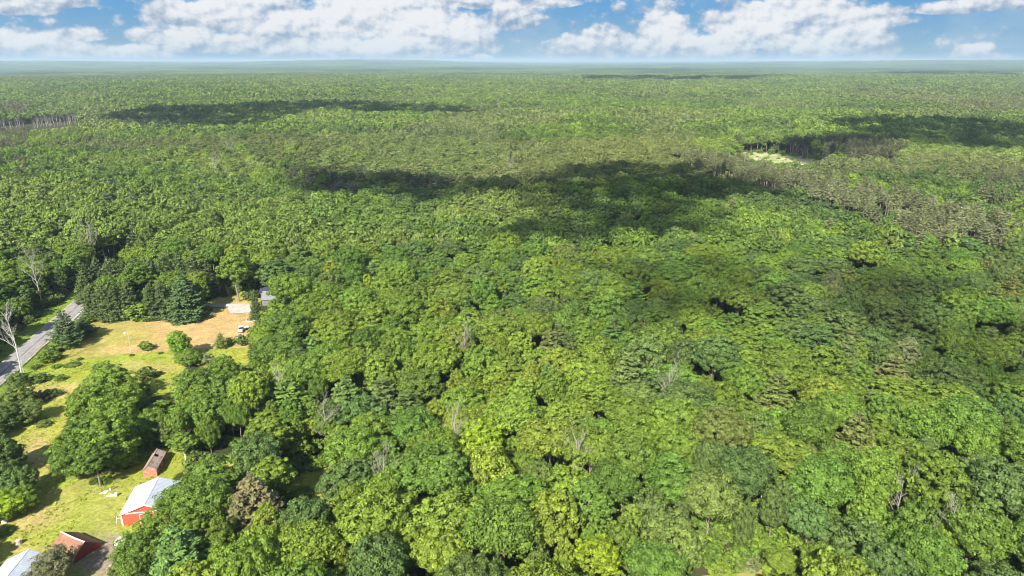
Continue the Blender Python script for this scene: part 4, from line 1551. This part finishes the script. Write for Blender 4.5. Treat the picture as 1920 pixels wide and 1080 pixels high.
def gable(name, origin, yaw_, Wd, Ln, wh, rh, wallmat, roofk, label, cat='barn', off=0.5, over=0.3, rt=0.10, trim=None, sag=0.0, door=None, window=None, holes=False, cap=None):
    """origin = front left ground corner; the building runs along local +y; ridge at off*Wd"""
    root = empty(name, origin, yaw_)
    rx = Wd * off
    w = MB()
    # walls with the gable triangles, as one thin shell
    t = 0.12
    for yy, s_ in ((0, 1), (Ln, -1)):
        y2 = yy + s_ * t
        w.add([(0, yy, 0), (Wd, yy, 0), (Wd, yy, wh), (rx, yy, rh), (0, yy, wh), (0, y2, 0), (Wd, y2, 0), (Wd, y2, wh), (rx, y2, rh), (0, y2, wh)],
              [(0, 1, 2, 3, 4), (9, 8, 7, 6, 5), (0, 5, 6, 1), (1, 6, 7, 2), (2, 7, 8, 3), (3, 8, 9, 4), (4, 9, 5, 0)])
    w.box((t / 2 + .002, Ln / 2, wh / 2), (t, Ln - 2 * t - .004, wh))
    w.box((Wd - t / 2 - .002, Ln / 2, wh / 2), (t, Ln - 2 * t - .004, wh))
    w.build('wall', wallmat, root)
    rm = roof_mat(roofk, (0, 1, 0))
    for side in (0, 1):
        xe = -over if side == 0 else Wd + over
        sl_ = (rh - wh) / (rx if side == 0 else Wd - rx)
        ze = rh - sl_ * abs(xe - rx)
        r_ = MB()
        seg = 8
        for k in range(seg):
            ya_, yb_ = -over + (Ln + 2 * over) * k / seg, -over + (Ln + 2 * over) * (k + 1) / seg
            sa_ = -sag * math.sin(math.pi * k / seg)
            sb_ = -sag * math.sin(math.pi * (k + 1) / seg)
            if holes and side == 1 and k in (5,):
                r_.slab([(rx + (xe - rx) * .45, ya_, rh + (ze - rh) * .45 + rt + sa_), (xe, ya_, ze + rt + sa_ * .3), (xe, yb_, ze + rt + sb_ * .3), (rx + (xe - rx) * .45, yb_, rh + (ze - rh) * .45 + rt + sb_)], rt)
                continue
            r_.slab([(rx, ya_, rh + rt + sa_), (xe, ya_, ze + rt + sa_ * .3), (xe, yb_, ze + rt + sb_ * .3), (rx, yb_, rh + rt + sb_)], rt)
        r_.build('roof', rm, root)
    if trim:
        tm = MB()
        y0_ = -0.035
        tm.box((0.07, y0_, wh / 2), (0.16, 0.06, wh))
        tm.box((Wd - 0.07, y0_, wh / 2), (0.16, 0.06, wh))
        tm.box((Wd / 2, y0_ - .004, wh - .02), (Wd - .33, 0.06, 0.2))
        tm.build('trim', trim, root)
        cp = MB()
        for side in (0, 1):
            xe = -over if side == 0 else Wd + over
            sl_ = (rh - wh) / (rx if side == 0 else Wd - rx)
            ze = rh - sl_ * abs(xe - rx)
            yy = -over - 0.03
            cp.add([(rx, yy, rh + rt + .03), (xe, yy, ze + rt + .03), (xe, yy, ze - .12), (rx, yy, rh - .12),
                    (rx, yy - .04, rh + rt + .03), (xe, yy - .04, ze + rt + .03), (xe, yy - .04, ze - .12), (rx, yy - .04, rh - .12)],
                   [(3, 2, 1, 0), (4, 5, 6, 7), (0, 1, 5, 4), (1, 2, 6, 5), (2, 3, 7, 6), (3, 0, 4, 7)])
        cp.build('fascia', trim, root)
    rc_ = MB()
    k_ = 0.16
    for k in range(8):
        ya_, yb_ = -over - .02 + (Ln + 2 * over + .04) * k / 8, -over - .02 + (Ln + 2 * over + .04) * (k + 1) / 8
        sa_, sb_ = -sag * math.sin(math.pi * k / 8), -sag * math.sin(math.pi * (k + 1) / 8)
        zt = rh + rt + .045
        rc_.add([(rx - k_, ya_, zt - .05 + sa_), (rx, ya_, zt + .03 + sa_), (rx + k_, ya_, zt - .05 + sa_), (rx - k_, yb_, zt - .05 + sb_), (rx, yb_, zt + .03 + sb_), (rx + k_, yb_, zt - .05 + sb_)],
                [(0, 1, 4, 3), (1, 2, 5, 4), (0, 3, 5, 2)])
    rc_.build('ridge_cap', cap or trim or rm, root)
    if door:
        (dx0, dx1, dh, dm) = door
        d = MB().box(((dx0 + dx1) / 2, -0.04, dh / 2), (dx1 - dx0, 0.05, dh)).build('door', dm, root)
        fr = MB()
        fr.box((dx0 - .05, -0.045, dh / 2), (.10, .07, dh)).box((dx1 + .05, -0.045, dh / 2), (.10, .07, dh)).box(((dx0 + dx1) / 2, -0.045, dh + .05), (dx1 - dx0 + .2, .07, .10))
        fr.build('frame', trim or wallmat, d)
    if window:
        for (wy, wz) in window:
            wn = MB().box((Wd + 0.02, wy, wz), (.06, .9, .8)).build('window', DARKIN, root)
            fr = MB().box((Wd + .03, wy, wz + .44), (.08, 1.1, .09)).box((Wd + .03, wy, wz - .44), (.08, 1.1, .09)).box((Wd + .03, wy - .5, wz), (.08, .09, .8)).box((Wd + .03, wy + .5, wz), (.08, .09, .8))
            fr.build('frame', trim or wallmat, wn)
    meta(root, label, cat)
    return root


def yaw_of(a_, b_):
    d = b_ - a_
    return math.atan2(-d.x, d.y)


# red barn with a white metal roof
o_ = at(231, 987)
bk = at(254, 918, 2.8)
gable('barn', (o_.x, o_.y, 0.05), yaw_of(at(226, 968, 2.8), bk), 9.2, (bk - at(226, 968, 2.8)).length + .2, 2.8, 4.5, RED_METAL, 'white',
      'red barn with white trim and white metal roof, half hidden by oaks', 'barn', trim=WHITE_TRIM, over=0.25, door=(3.4, 6.2, 2.3, RED_METAL))
# small weathered shed
o_ = at(270.5, 896.5)
p2 = at(296, 893)
fr_ = at(273, 881, 2.1)
bk = at(299, 846, 2.6)
gable('shed', (o_.x, o_.y, 0.05), yaw_of(at(294, 879, 2.1), at(310.6, 849.5, 2.1)), (p2 - o_).length, (at(310.6, 849.5, 2.1) - at(294, 879, 2.1)).length + .6, 2.0, 2.9,
      RED_WOOD, 'oldtin', 'small weathered red shed with a sagging rusty roof on the grass', 'shed', off=0.36, over=0.15, sag=0.18, holes=True, rt=.06, window=[(2.2, 1.1), (5.0, 1.1)])
# rust-roofed outbuilding
r0_, r1_ = at(157, 1014, 3.4), at(115.5, 996, 3.4)
yw = yaw_of(r0_, r1_)
Wd_ = 5.6
ax = Vector((math.cos(yw), math.sin(yw), 0))
o_ = Vector((r0_.x, r0_.y, 0.05)) - ax * (Wd_ / 2)
gable('outbuilding', o_, yw, Wd_, (r1_ - r0_).length, 1.0, 3.1, simple_mat('dark_red_boards', (0.30, 0.055, 0.03), 0.9, (0.20, 0.06, 0.04), 1.2), 'rust', 'low red outbuilding with a brown rusted roof and white ridge', 'outbuilding',
      cap=WHITE_TRIM, over=0.2, sag=0.14)
# white roofed house, cut by the corner
r1_, r0_ = at(52, 1033, 5.0), at(12, 1082, 5.0)
yw = yaw_of(r0_, r1_)
ax = Vector((math.cos(yw), math.sin(yw), 0))
Wd_ = 7.6
o_ = Vector((r0_.x, r0_.y, 0.05)) - ax * (Wd_ / 2) - Vector((r1_.x - r0_.x, r1_.y - r0_.y, 0)).normalized() * 6
gable('farmhouse', o_, yw, Wd_, (r1_ - r0_).length + 6, 3.2, 5.0, simple_mat('white_siding', (0.72, 0.71, 0.68), 0.6, (0.62, 0.61, 0.58), 1.0), 'white',
      'white farm building with a white metal roof in the corner of the field', 'building', trim=WHITE_TRIM, window=[(8, 1.6), (4, 1.6)])
# house behind the driveway
GREYW = simple_mat('grey_siding', (0.17, 0.165, 0.165), 0.7, (0.13, 0.13, 0.13), 1.2)
GREYTRIM = simple_mat('grey_trim', (0.30, 0.30, 0.31), 0.7)
h0 = at(488, 574, 0)
gable('garage', (h0.x + .3, h0.y + 6.5, 0.05), R(-84), 6.5, 9.0, 2.5, 4.6, GREYW, 'grey', 'pale grey garage roof peeking between the spruce and the big oak', 'garage', trim=GREYTRIM)
gable('house', (h0.x - 3.2, h0.y + 17.2, 0.05), R(-84), 9.5, 15, 3.0, 6.4, GREYW, 'navy', 'house with a dark navy roof behind the pale grey garage', 'house', trim=GREYTRIM)

# ------------------------------------------------------------------ small things
STEEL = simple_mat('galvanised', (0.50, 0.52, 0.53), 0.4, (0.42, 0.43, 0.44), 4, metallic=0.5)
POLEW = simple_mat('pole_wood', (0.34, 0.28, 0.22), 0.9, (0.44, 0.38, 0.32), 3, stretch=(4, 4, .4))
PALEWOOD = simple_mat('pale_planks', (0.62, 0.56, 0.46), 0.9, (0.46, 0.40, 0.32), 1.5, stretch=(.5, 3, 3))
RUBBER = simple_mat('rubber', (0.03, 0.03, 0.03), 0.8)
WHITE = simple_mat('white_paint', (0.80, 0.80, 0.78), 0.45, (0.70, 0.70, 0.68), 3)
BLUEISH = simple_mat('pale_blue_paint', (0.55, 0.63, 0.70), 0.4, (0.48, 0.56, 0.63), 2)
GLASS = simple_mat('dark_glass', (0.03, 0.04, 0.05), 0.1, spec=0.6)

# yard lamp
p_ = at(246.5, 662)
lamp = empty('yard_lamp', (p_.x, p_.y, 0.1))
MB().tube([(0, 0, 0), (0, 0, 4), (0, 0, 7.0)], [.10, .08, .06], 8).build('pole', simple_mat('weathered_pole', (0.44, 0.38, 0.28), 0.9, (0.42, 0.36, 0.28), 3), lamp)
MB().tube([(0, 0, 6.7), (-.3, -.1, 6.95), (-.7, -.2, 7.0)], [.035, .035, .03], 6).build('arm', STEEL, lamp)
MB().lathe([(.05, 7.1), (.16, 7.05), (.30, 6.88), (.34, 6.75)], 14, (-.8, -.2, 0)).build('lamp_shade', WHITE, lamp)
MB().lathe([(.10, 6.74), (.20, 6.70), (.16, 6.5), (.05, 6.42)], 12, (-.8, -.2, 0)).build('bulb_cover', simple_mat('frosted_cover', (0.85, 0.85, 0.80), 0.3), lamp)
MB().box((0.14, 0, 1.6), (.16, .2, .4)).build('meter_box', STEEL, lamp)
meta(lamp, 'thin yard lamp pole with a white head on the mown lawn', 'lamp post')
# utility pole
p_ = at(513, 560)
up = empty('utility_pole', (p_.x, p_.y, 0))
MB().tube([(0, 0, 0), (0, 0, 6), (0, 0, 12.2)], [.16, .14, .11], 8).build('pole', POLEW, up)
MB().box((0, -.14, 11.8), (2.0, .12, .14)).build('crossarm', PALEWOOD, up)
for dx_ in (-.9, 0.9, -.35):
    MB().lathe([(.05, 11.88), (.08, 11.93), (.05, 11.98), (.08, 12.03), (.04, 12.1)], 8, (dx_, -.14, 0)).build('insulator', WHITE, up)
meta(up, 'utility pole with a crossarm behind the house and big oak', 'utility pole')
# bare pole in front of the wide pine
p_ = at(366, 598)
sg = empty('bare_pole', (p_.x, p_.y, 0.1))
MB().tube([(0, 0, 0), (-.05, 0, 3), (-.2, 0, 6.2)], [.14, .11, .06], 7).build('stem', PALEBARK, sg)
MB().tube([(-.05, 0, 3.2), (.25, 0, 3.8)], [.05, .02], 5).build('stub', PALEBARK, sg)
meta(sg, 'pale bare trunk standing against the wide lawn pine', 'trunk')
# utility cart
p_ = at(452.5, 623)
ct = empty('utility_cart', (p_.x, p_.y, 0.12), R(8))
bd = MB().box((0, 0, .62), (1.45, 2.7, .42)).box((0, 1.05, .95), (1.35, .7, .3)).box((0, -.85, .98), (1.45, 1.0, .3))
bd.build('body', BLUEISH, ct, bevel=.05)
MB().box((0, -.85, 1.16), (1.25, .8, .05)).build('cargo_bed', simple_mat('bed', (0.35, 0.36, 0.36), .8), ct)
MB().box((0, .15, 1.0), (1.2, .5, .22)).box((0, -.15, 1.3), (1.2, .14, .5)).build('seat', RUBBER, ct, bevel=.04)
MB().box((0, .15, 1.98), (1.4, 1.5, .06)).build('canopy', BLUEISH, ct, bevel=.02)
for sx in (-1, 1):
    for yy in (-.5, .8):
        MB().tube([(sx * .63, yy, .9), (sx * .62, yy - .05, 1.96)], [.03, .03], 6).build('post', STEEL, ct)
    for yy in (-.85, .9):
        w_ = MB().lathe([(.10, -.12), (.30, -.12), (.34, -.06), (.34, .06), (.30, .12), (.10, .12)], 16, (sx * .72, yy, .34), 'x').build('wheel', RUBBER, ct)
        MB().lathe([(.04, -.13), (.17, -.13), (.17, .13), (.04, .13)], 12, (sx * .72, yy, .34), 'x').build('rim', STEEL, w_)
    MB().lathe([(.02, 0), (.08, 0), (.06, .03)], 10, (sx * .45, 1.41, .85), 'y').build('headlight', WHITE, ct)
MB().box((0, .78, 1.4), (1.25, .03, .75)).build('windscreen', GLASS, ct)
meta(ct, 'pale blue utility cart parked at the right end of the tan lawn', 'cart')
# small trailer
p_ = at(460.5, 618)
tr = empty('small_trailer', (p_.x, p_.y, 0.12), R(-35))
bx = MB().box((0, 0, .55), (1.3, 2.0, .06)).box((-.63, 0, .75), (.05, 2.0, .38)).box((.63, 0, .75), (.05, 2.0, .38)).box((0, .98, .75), (1.3, .05, .38)).box((0, -.98, .75), (1.3, .05, .38))
bx.build('box', WHITE, tr)
MB().tube([(0, 1.0, .5), (0, 2.1, .45)], [.04, .04], 6).build('drawbar', STEEL, tr)
for sx in (-1, 1):
    MB().lathe([(.08, -.08), (.26, -.08), (.28, 0), (.26, .08), (.08, .08)], 14, (sx * .78, 0, .29), 'x').build('wheel', RUBBER, tr)
meta(tr, 'small white trailer beside the pale blue cart', 'trailer')
# lumber stack at the forest edge
p_ = at(474, 602)
lm = empty('lumber_stack', (p_.x, p_.y, 0.1), R(12))
for i in range(7):
    b_ = MB().box(((i % 3) * .06 - .05, (i % 4 - 1.5) * .5, .12 + .1 * (i // 4) * 2), (4.4, .42, .12), (i % 3 - 1) * .05)
    b_.build('plank', PALEWOOD, lm)
MB().box((-1.4, 0, .03), (.2, 2.2, .06)).box((1.4, 0, .03), (.2, 2.2, .06)).build('bearer', BARK, lm)
meta(lm, 'stack of pale boards under the forest edge behind the cart', 'lumber')
# crates of junk near the cart
p_ = at(466, 603)
jk = empty('scrap_crate', (p_.x, p_.y, 0.1), R(20))
for dx_ in (-.5, .5):
    MB().box((dx_, 0, .45), (.06, 1.2, .8)).build('side_panel', PALEWOOD, jk)
for dy_ in (-.57, .57):
    MB().box((0, dy_, .45), (.93, .06, .8)).build('end_panel', BARK, jk)
MB().box((0, 0, .08), (.9, 1.05, .06)).build('floor_panel', BARK, jk)
meta(jk, 'open brown wooden crate between the cart and boards', 'crate')
# planks and slabs scattered in the field
for i, (px, py, L_, w_, rz, lab) in enumerate(((194, 926, 1.9, .5, .35, 'white plank lying in the grass, left one of the scattered debris'), (199, 923, 1.2, .3, .1, 'thin white board behind the left debris plank'),
                                             (208, 931, 2.2, .55, .12, 'long pale board in the nearest part of the field debris'), (212, 929, 1.6, .3, -.1, 'narrow board on top of the nearest debris'),
                                             (207, 919, 1.1, .3, -1.0, 'short white stick of debris farthest from the camera'))):
    q = at(px, py)
    L_, w_ = L_ * .75, w_ * .7
    o = MB().box((0, 0, .05), (L_, w_, .08)).box((L_ * .1, w_ * .2, .12), (L_ * .8, w_ * .45, .05), .12).build('plank', WHITE if i != 3 else PALEWOOD)
    o.location = (q.x, q.y, 0.18)
    o.rotation_euler = (0.06, 0.05, rz)
    meta(o, lab, 'plank', 'debris boards in the field')
q = at(218.5, 931.5)
o = MB().lathe([(.20, 0), (.28, .06), (.30, .4), (.28, .44), (.30, .48), (.29, .85), (.25, .9), (.24, .86)], 16).build('bucket', WHITE, smooth=True)
o.location = (q.x, q.y, 0.12)
meta(o, 'white round drum at the right end of the field debris', 'drum')
q = at(214, 917)
o = MB().box((0, 0, .2), (.12, 1.6, .12)).box((.2, .3, .3), (.1, 1.2, .1), .5).build('scrap_timber', BARK)
o.location = (q.x, q.y, 0.1)
o.rotation_euler = (0, 0, -.9)
meta(o, 'dark brown timber behind the white debris boards', 'timber')
q = at(10, 980)
bx = empty('storage_box', (q.x, q.y, .1), .2)
MB().box((0, 0, .5), (.9, .8, 1.0)).build('body', simple_mat('faded_box', (0.66, 0.60, 0.52), .7, (.55, .50, .44), 2), bx, bevel=.04)
MB().box((0, 0, 1.04), (.98, .88, .08)).build('lid', WHITE, bx, bevel=.02)
meta(bx, 'pale square box in the weeds at the left edge of the field', 'box')
q = at(36, 1021)
st = empty('tree_stump', (q.x, q.y, .05))
MB().lathe([(.75, 0), (.62, .15), (.52, .5), (.50, .95), (.46, 1.0)], 12).build('trunk', simple_mat('grey_wood', (.40, .33, .28), .9, (.30, .24, .2), 3), st)
MB().lathe([(.44, 1.0), (.44, 1.02)], 12).build('cut_face', simple_mat('cut_wood', (.52, .42, .34), .9, (.44, .34, .27), 6), st)
meta(st, 'cut tree stump on the dry grass above the white roof', 'stump')
# ladder-like rack beside the barn corner
q = at(224, 984)
ld = empty('metal_rack', (q.x, q.y, .1), .3)
for sx in (-.4, .4):
    MB().tube([(sx, 0, 0), (sx, .25, 1.3), (sx, .7, 1.5)], [.035] * 3, 6).build('rail', WHITE, ld)
MB().tube([(-.4, .25, 1.3), (.4, .25, 1.3)], [.03] * 2, 6).build('bar', WHITE, ld)
meta(ld, 'bent white pipe rack at the left corner of the red barn', 'rack')
# culvert under the drive mouth
q = at(148, 595)
cv = MB().lathe([(.30, -3.0), (.40, -3.0), (.40, 3.0), (.30, 3.0)], 14, (0, 0, 0), 'y').build('culvert_pipe', STEEL)
cv.location = (q.x, q.y - 1.2, .35)
cv.rotation_euler = (0, 0, yaw)
meta(cv, 'dark culvert pipe end under the driveway mouth by the road', 'culvert')
# rubble by the rusty outbuilding
for i, (px, py, s_, lab) in enumerate(((228, 1014, 1.0, 'white rock slab in the shade right of the rusty outbuilding'), (222, 1021, .6, 'smaller white rock below the white slab'),
                                     (183, 1026, .5, 'pale scrap lump beside the outbuilding gable'), (160, 1031, .5, 'pale scrap lump against the outbuilding wall'),
                                     (182, 1062, .7, 'brownish stone in the dirt yard'), (208, 1064, .6, 'tan stone at the right side of the dirt yard'))):
    bmr = bmesh.new()
    bmesh.ops.create_icosphere(bmr, subdivisions=3, radius=s_)
    for v in bmr.verts:
        n_ = mnoise.noise(v.co * 1.3 + Vector((i * 7, 0, 0)))
        v.co *= 1 + .45 * n_
        v.co.z *= .45
    me = bpy.data.meshes.new('rock')
    bmr.to_mesh(me)
    bmr.free()
    me.materials.append(simple_mat('stone', (.62, .58, .52) if i < 4 else (.42, .32, .24), .95, (.5, .46, .4) if i < 4 else (.34, .27, .2), 2))
    o = link(bpy.data.objects.new('rock', me))
    q = at(px, py)
    o.location = (q.x, q.y, .15)
    o.rotation_euler = (0, 0, i)
    meta(o, lab, 'rock')

# ------------------------------------------------------------------ tall grass and weeds
gg = np.random.default_rng(21)
n = 60000
gx, gy = gg.uniform(-200, -25, n), gg.uniform(60, 300, n)
px, py, _ = proj(gx, gy, 0 * gx)
ok = np.zeros(n, bool)
for P in (OPEN_LAWN, OPEN_FIELD, OPEN_GLADE):
    ok |= inpoly(px, py, P)
ok |= (np.abs(road_off(gx, gy)) > 4.6) & (np.abs(road_off(gx, gy)) < 9)
ok &= ~inpoly(px, py, P_MOWN) & (np.abs(road_off(gx, gy)) > 4.6)
ok &= vnoise(gx, gy, 7, 44, 3) > 0.42
gx, gy = gx[ok], gy[ok]
n = len(gx)
P = np.stack([gx, gy, np.full(n, 0.25)], 1)
P = np.repeat(P, 3, 0) + gg.normal(size=(n * 3, 3)) * np.array([.25, .25, .03])
Nn = np.stack([gg.normal(size=n * 3), gg.normal(size=n * 3), np.abs(gg.normal(size=n * 3)) * .6 + .2], 1)
V, Fq = cards(P, Nn, gg.uniform(.12, .32, n * 3), gg, .35)
me = quadmesh('meadow_grass', V, [FOL], faces4=Fq, fattr={'leaf': gg.random(n * 3)})
o = link(bpy.data.objects.new('meadow_grass', me))
o['tint'] = [.28, .31, .045]
meta(o, 'tufts of tall yellow-green grass over the meadow and field', 'grass', kind='stuff')

# ------------------------------------------------------------------ low clouds overhead, whose shade lies on the woods
m_cl, nt = newmat('cloud')
N = NT(nt)
d_ = N.n('ShaderNodeBsdfDiffuse')
d_.inputs['Color'].default_value = (.9, .9, .9, 1)
tr_ = N.n('ShaderNodeBsdfTransparent')
geo = N.n('ShaderNodeNewGeometry').outputs['Position']
lw = N.n('ShaderNodeLayerWeight')
lw.inputs[0].default_value = 0.5
nz = N.noise(geo, 0.03, 4, 0.6)
f = N.math('ADD', N.math('MULTIPLY', N.math('SUBTRACT', 1.0, lw.outputs['Facing']), 1.5), N.math('MULTIPLY', N.math('SUBTRACT', nz, .5), 1.6))
mx = N.n('ShaderNodeMixShader')
N.put(mx.inputs[0], N.smooth(f, 0.2, 1.3, 0.0, 0.60))
nt.links.new(tr_.outputs[0], mx.inputs[1])
nt.links.new(d_.outputs[0], mx.inputs[2])
nt.links.new(mx.outputs[0], N.n('ShaderNodeOutputMaterial').inputs[0])

mat_veil = m_cl.copy()
mat_veil.name = 'veil_cloud'
for nd in mat_veil.node_tree.nodes:
    if nd.type == 'MAP_RANGE':
        nd.inputs[4].default_value = 0.22
mat_mid = m_cl.copy()
mat_mid.name = 'middling_cloud'
for nd in mat_mid.node_tree.nodes:
    if nd.type == 'MAP_RANGE':
        nd.inputs[4].default_value = 0.42
icob = bmesh.new()
bmesh.ops.create_icosphere(icob, subdivisions=2, radius=1.0)
icoV = np.array([v.co[:] for v in icob.verts])
icoF = np.array([[v.index for v in f_.verts] for f_ in icob.faces])
icob.free()
SHADE = [([(200, 222), (300, 204), (420, 200), (600, 192), (760, 197), (930, 206), (930, 212), (700, 210), (560, 214), (420, 240), (235, 236)], 22, 16),
         ([(540, 352), (640, 318), (720, 326), (900, 336), (1000, 328), (1130, 306), (1250, 298), (1330, 318), (1450, 344), (1440, 356), (1340, 374), (1180, 378), (1000, 366), (800, 360), (580, 360)], 12, 9),
         ([(1520, 226), (1640, 220), (1800, 225), (1940, 238), (1940, 280), (1680, 268), (1620, 284), (1540, 292), (1500, 284), (1520, 255), (1600, 248)], 16, 12),
         ([(950, 372), (1180, 384), (1390, 376), (1350, 420), (1250, 446), (1030, 446), (980, 410)], 12, 10),
         ([(1120, 490), (1250, 478), (1400, 480), (1440, 520), (1380, 560), (1260, 580), (1150, 540)], 13, 11),
         ([(1560, 480), (1700, 500), (1880, 600), (1900, 680), (1780, 690), (1640, 600)], 13, 11),
         ([(1660, 136), (1930, 134), (1930, 144), (1760, 141)], 110, 60),
         ([(1080, 148), (1480, 146), (1460, 150), (1120, 153)], 70, 45)]
gc = np.random.default_rng(8)
HC = 640.0
for ci, (poly, sp, rad) in enumerate(SHADE):
    W_ = [at(px, py, 14) for (px, py) in poly]
    pl = [(w.x, w.y) for w in W_]
    xs_, ys_ = [p[0] for p in pl], [p[1] for p in pl]
    ax_, ay_ = np.meshgrid(np.arange(min(xs_), max(xs_), sp), np.arange(min(ys_), max(ys_), sp))
    ax_ = ax_.ravel() + gc.uniform(-.4, .4, ax_.size) * sp
    ay_ = ay_.ravel() + gc.uniform(-.4, .4, ay_.size) * sp
    core = inpoly(ax_ + (vnoise(ax_, ay_, sp * 5, 5, 3) - .5) * sp * 9, ay_ + (vnoise(ax_, ay_, sp * 5, 15, 3) - .5) * sp * 5, pl)
    k = inpoly(ax_ + (vnoise(ax_, ay_, sp * 4, 5) - .5) * sp * 3, ay_, pl) | core
    thin = ci in (3, 4, 5)
    k &= gc.random(len(k)) < (0.8 if thin else 0.9)
    ax_, ay_, core = ax_[k], ay_[k], core[k]
    VV, FF = [], []
    for j in range(len(ax_)):
        z = HC + gc.uniform(-6, 14)
        t_ = (z - 14) / (-SUN.z)
        c_ = np.array([ax_[j] - SUN.x * t_, ay_[j] - SUN.y * t_, z])
        s_ = rad * (gc.uniform(.8, 1.35) if core[j] else gc.uniform(.45, .8))
        d = 1 + .22 * np.sin(icoV @ gc.normal(size=3) * 3) + .12 * np.sin(icoV @ gc.normal(size=3) * 6)
        VV.append(icoV * d[:, None] * s_ * np.array([1, 1, .45]) + c_)
        FF.append(icoF + j * len(icoV))
    if VV:
        o = link(bpy.data.objects.new('cloud', quadmesh('cloud', np.concatenate(VV), [mat_mid if ci == 3 else mat_veil if thin else m_cl], tris=np.concatenate(FF), smooth=True)))
        meta(o, kind='structure')

# ------------------------------------------------------------------ the air
mb = MB().box((0, 0, 0), (2, 2, 2))
hz = mb.build('haze', None) if False else None
me = bpy.data.meshes.new('haze')
hx, hy0, hy1, hz0, hz1 = 60000, -60000, 60000, -40.0, 150.0
me.from_pydata([(-hx, hy0, hz0), (hx, hy0, hz0), (hx, hy1, hz0), (-hx, hy1, hz0), (-hx, hy0, hz1), (hx, hy0, hz1), (hx, hy1, hz1), (-hx, hy1, hz1)], [],
               [(0, 3, 2, 1), (4, 5, 6, 7), (0, 1, 5, 4), (1, 2, 6, 5), (2, 3, 7, 6), (3, 0, 4, 7)])
m_hz, nt = newmat('haze')
N = NT(nt)
v_ = N.n('ShaderNodeVolumePrincipled')
v_.inputs['Color'].default_value = (0.52, 0.68, 0.80, 1)
v_.inputs['Density'].default_value = 0.8e-4
v_.inputs['Anisotropy'].default_value = 0.0
nt.links.new(v_.outputs[0], N.n('ShaderNodeOutputMaterial').inputs['Volume'])
me.materials.append(m_hz)
o = link(bpy.data.objects.new('haze', me))
meta(o, 'thin pale blue summer haze over the forest', 'haze', kind='stuff')
print('COUNTS', len(S.objects), 'mass', len(MASS), 'leaf', n_leaf, 'pine', n_pine)
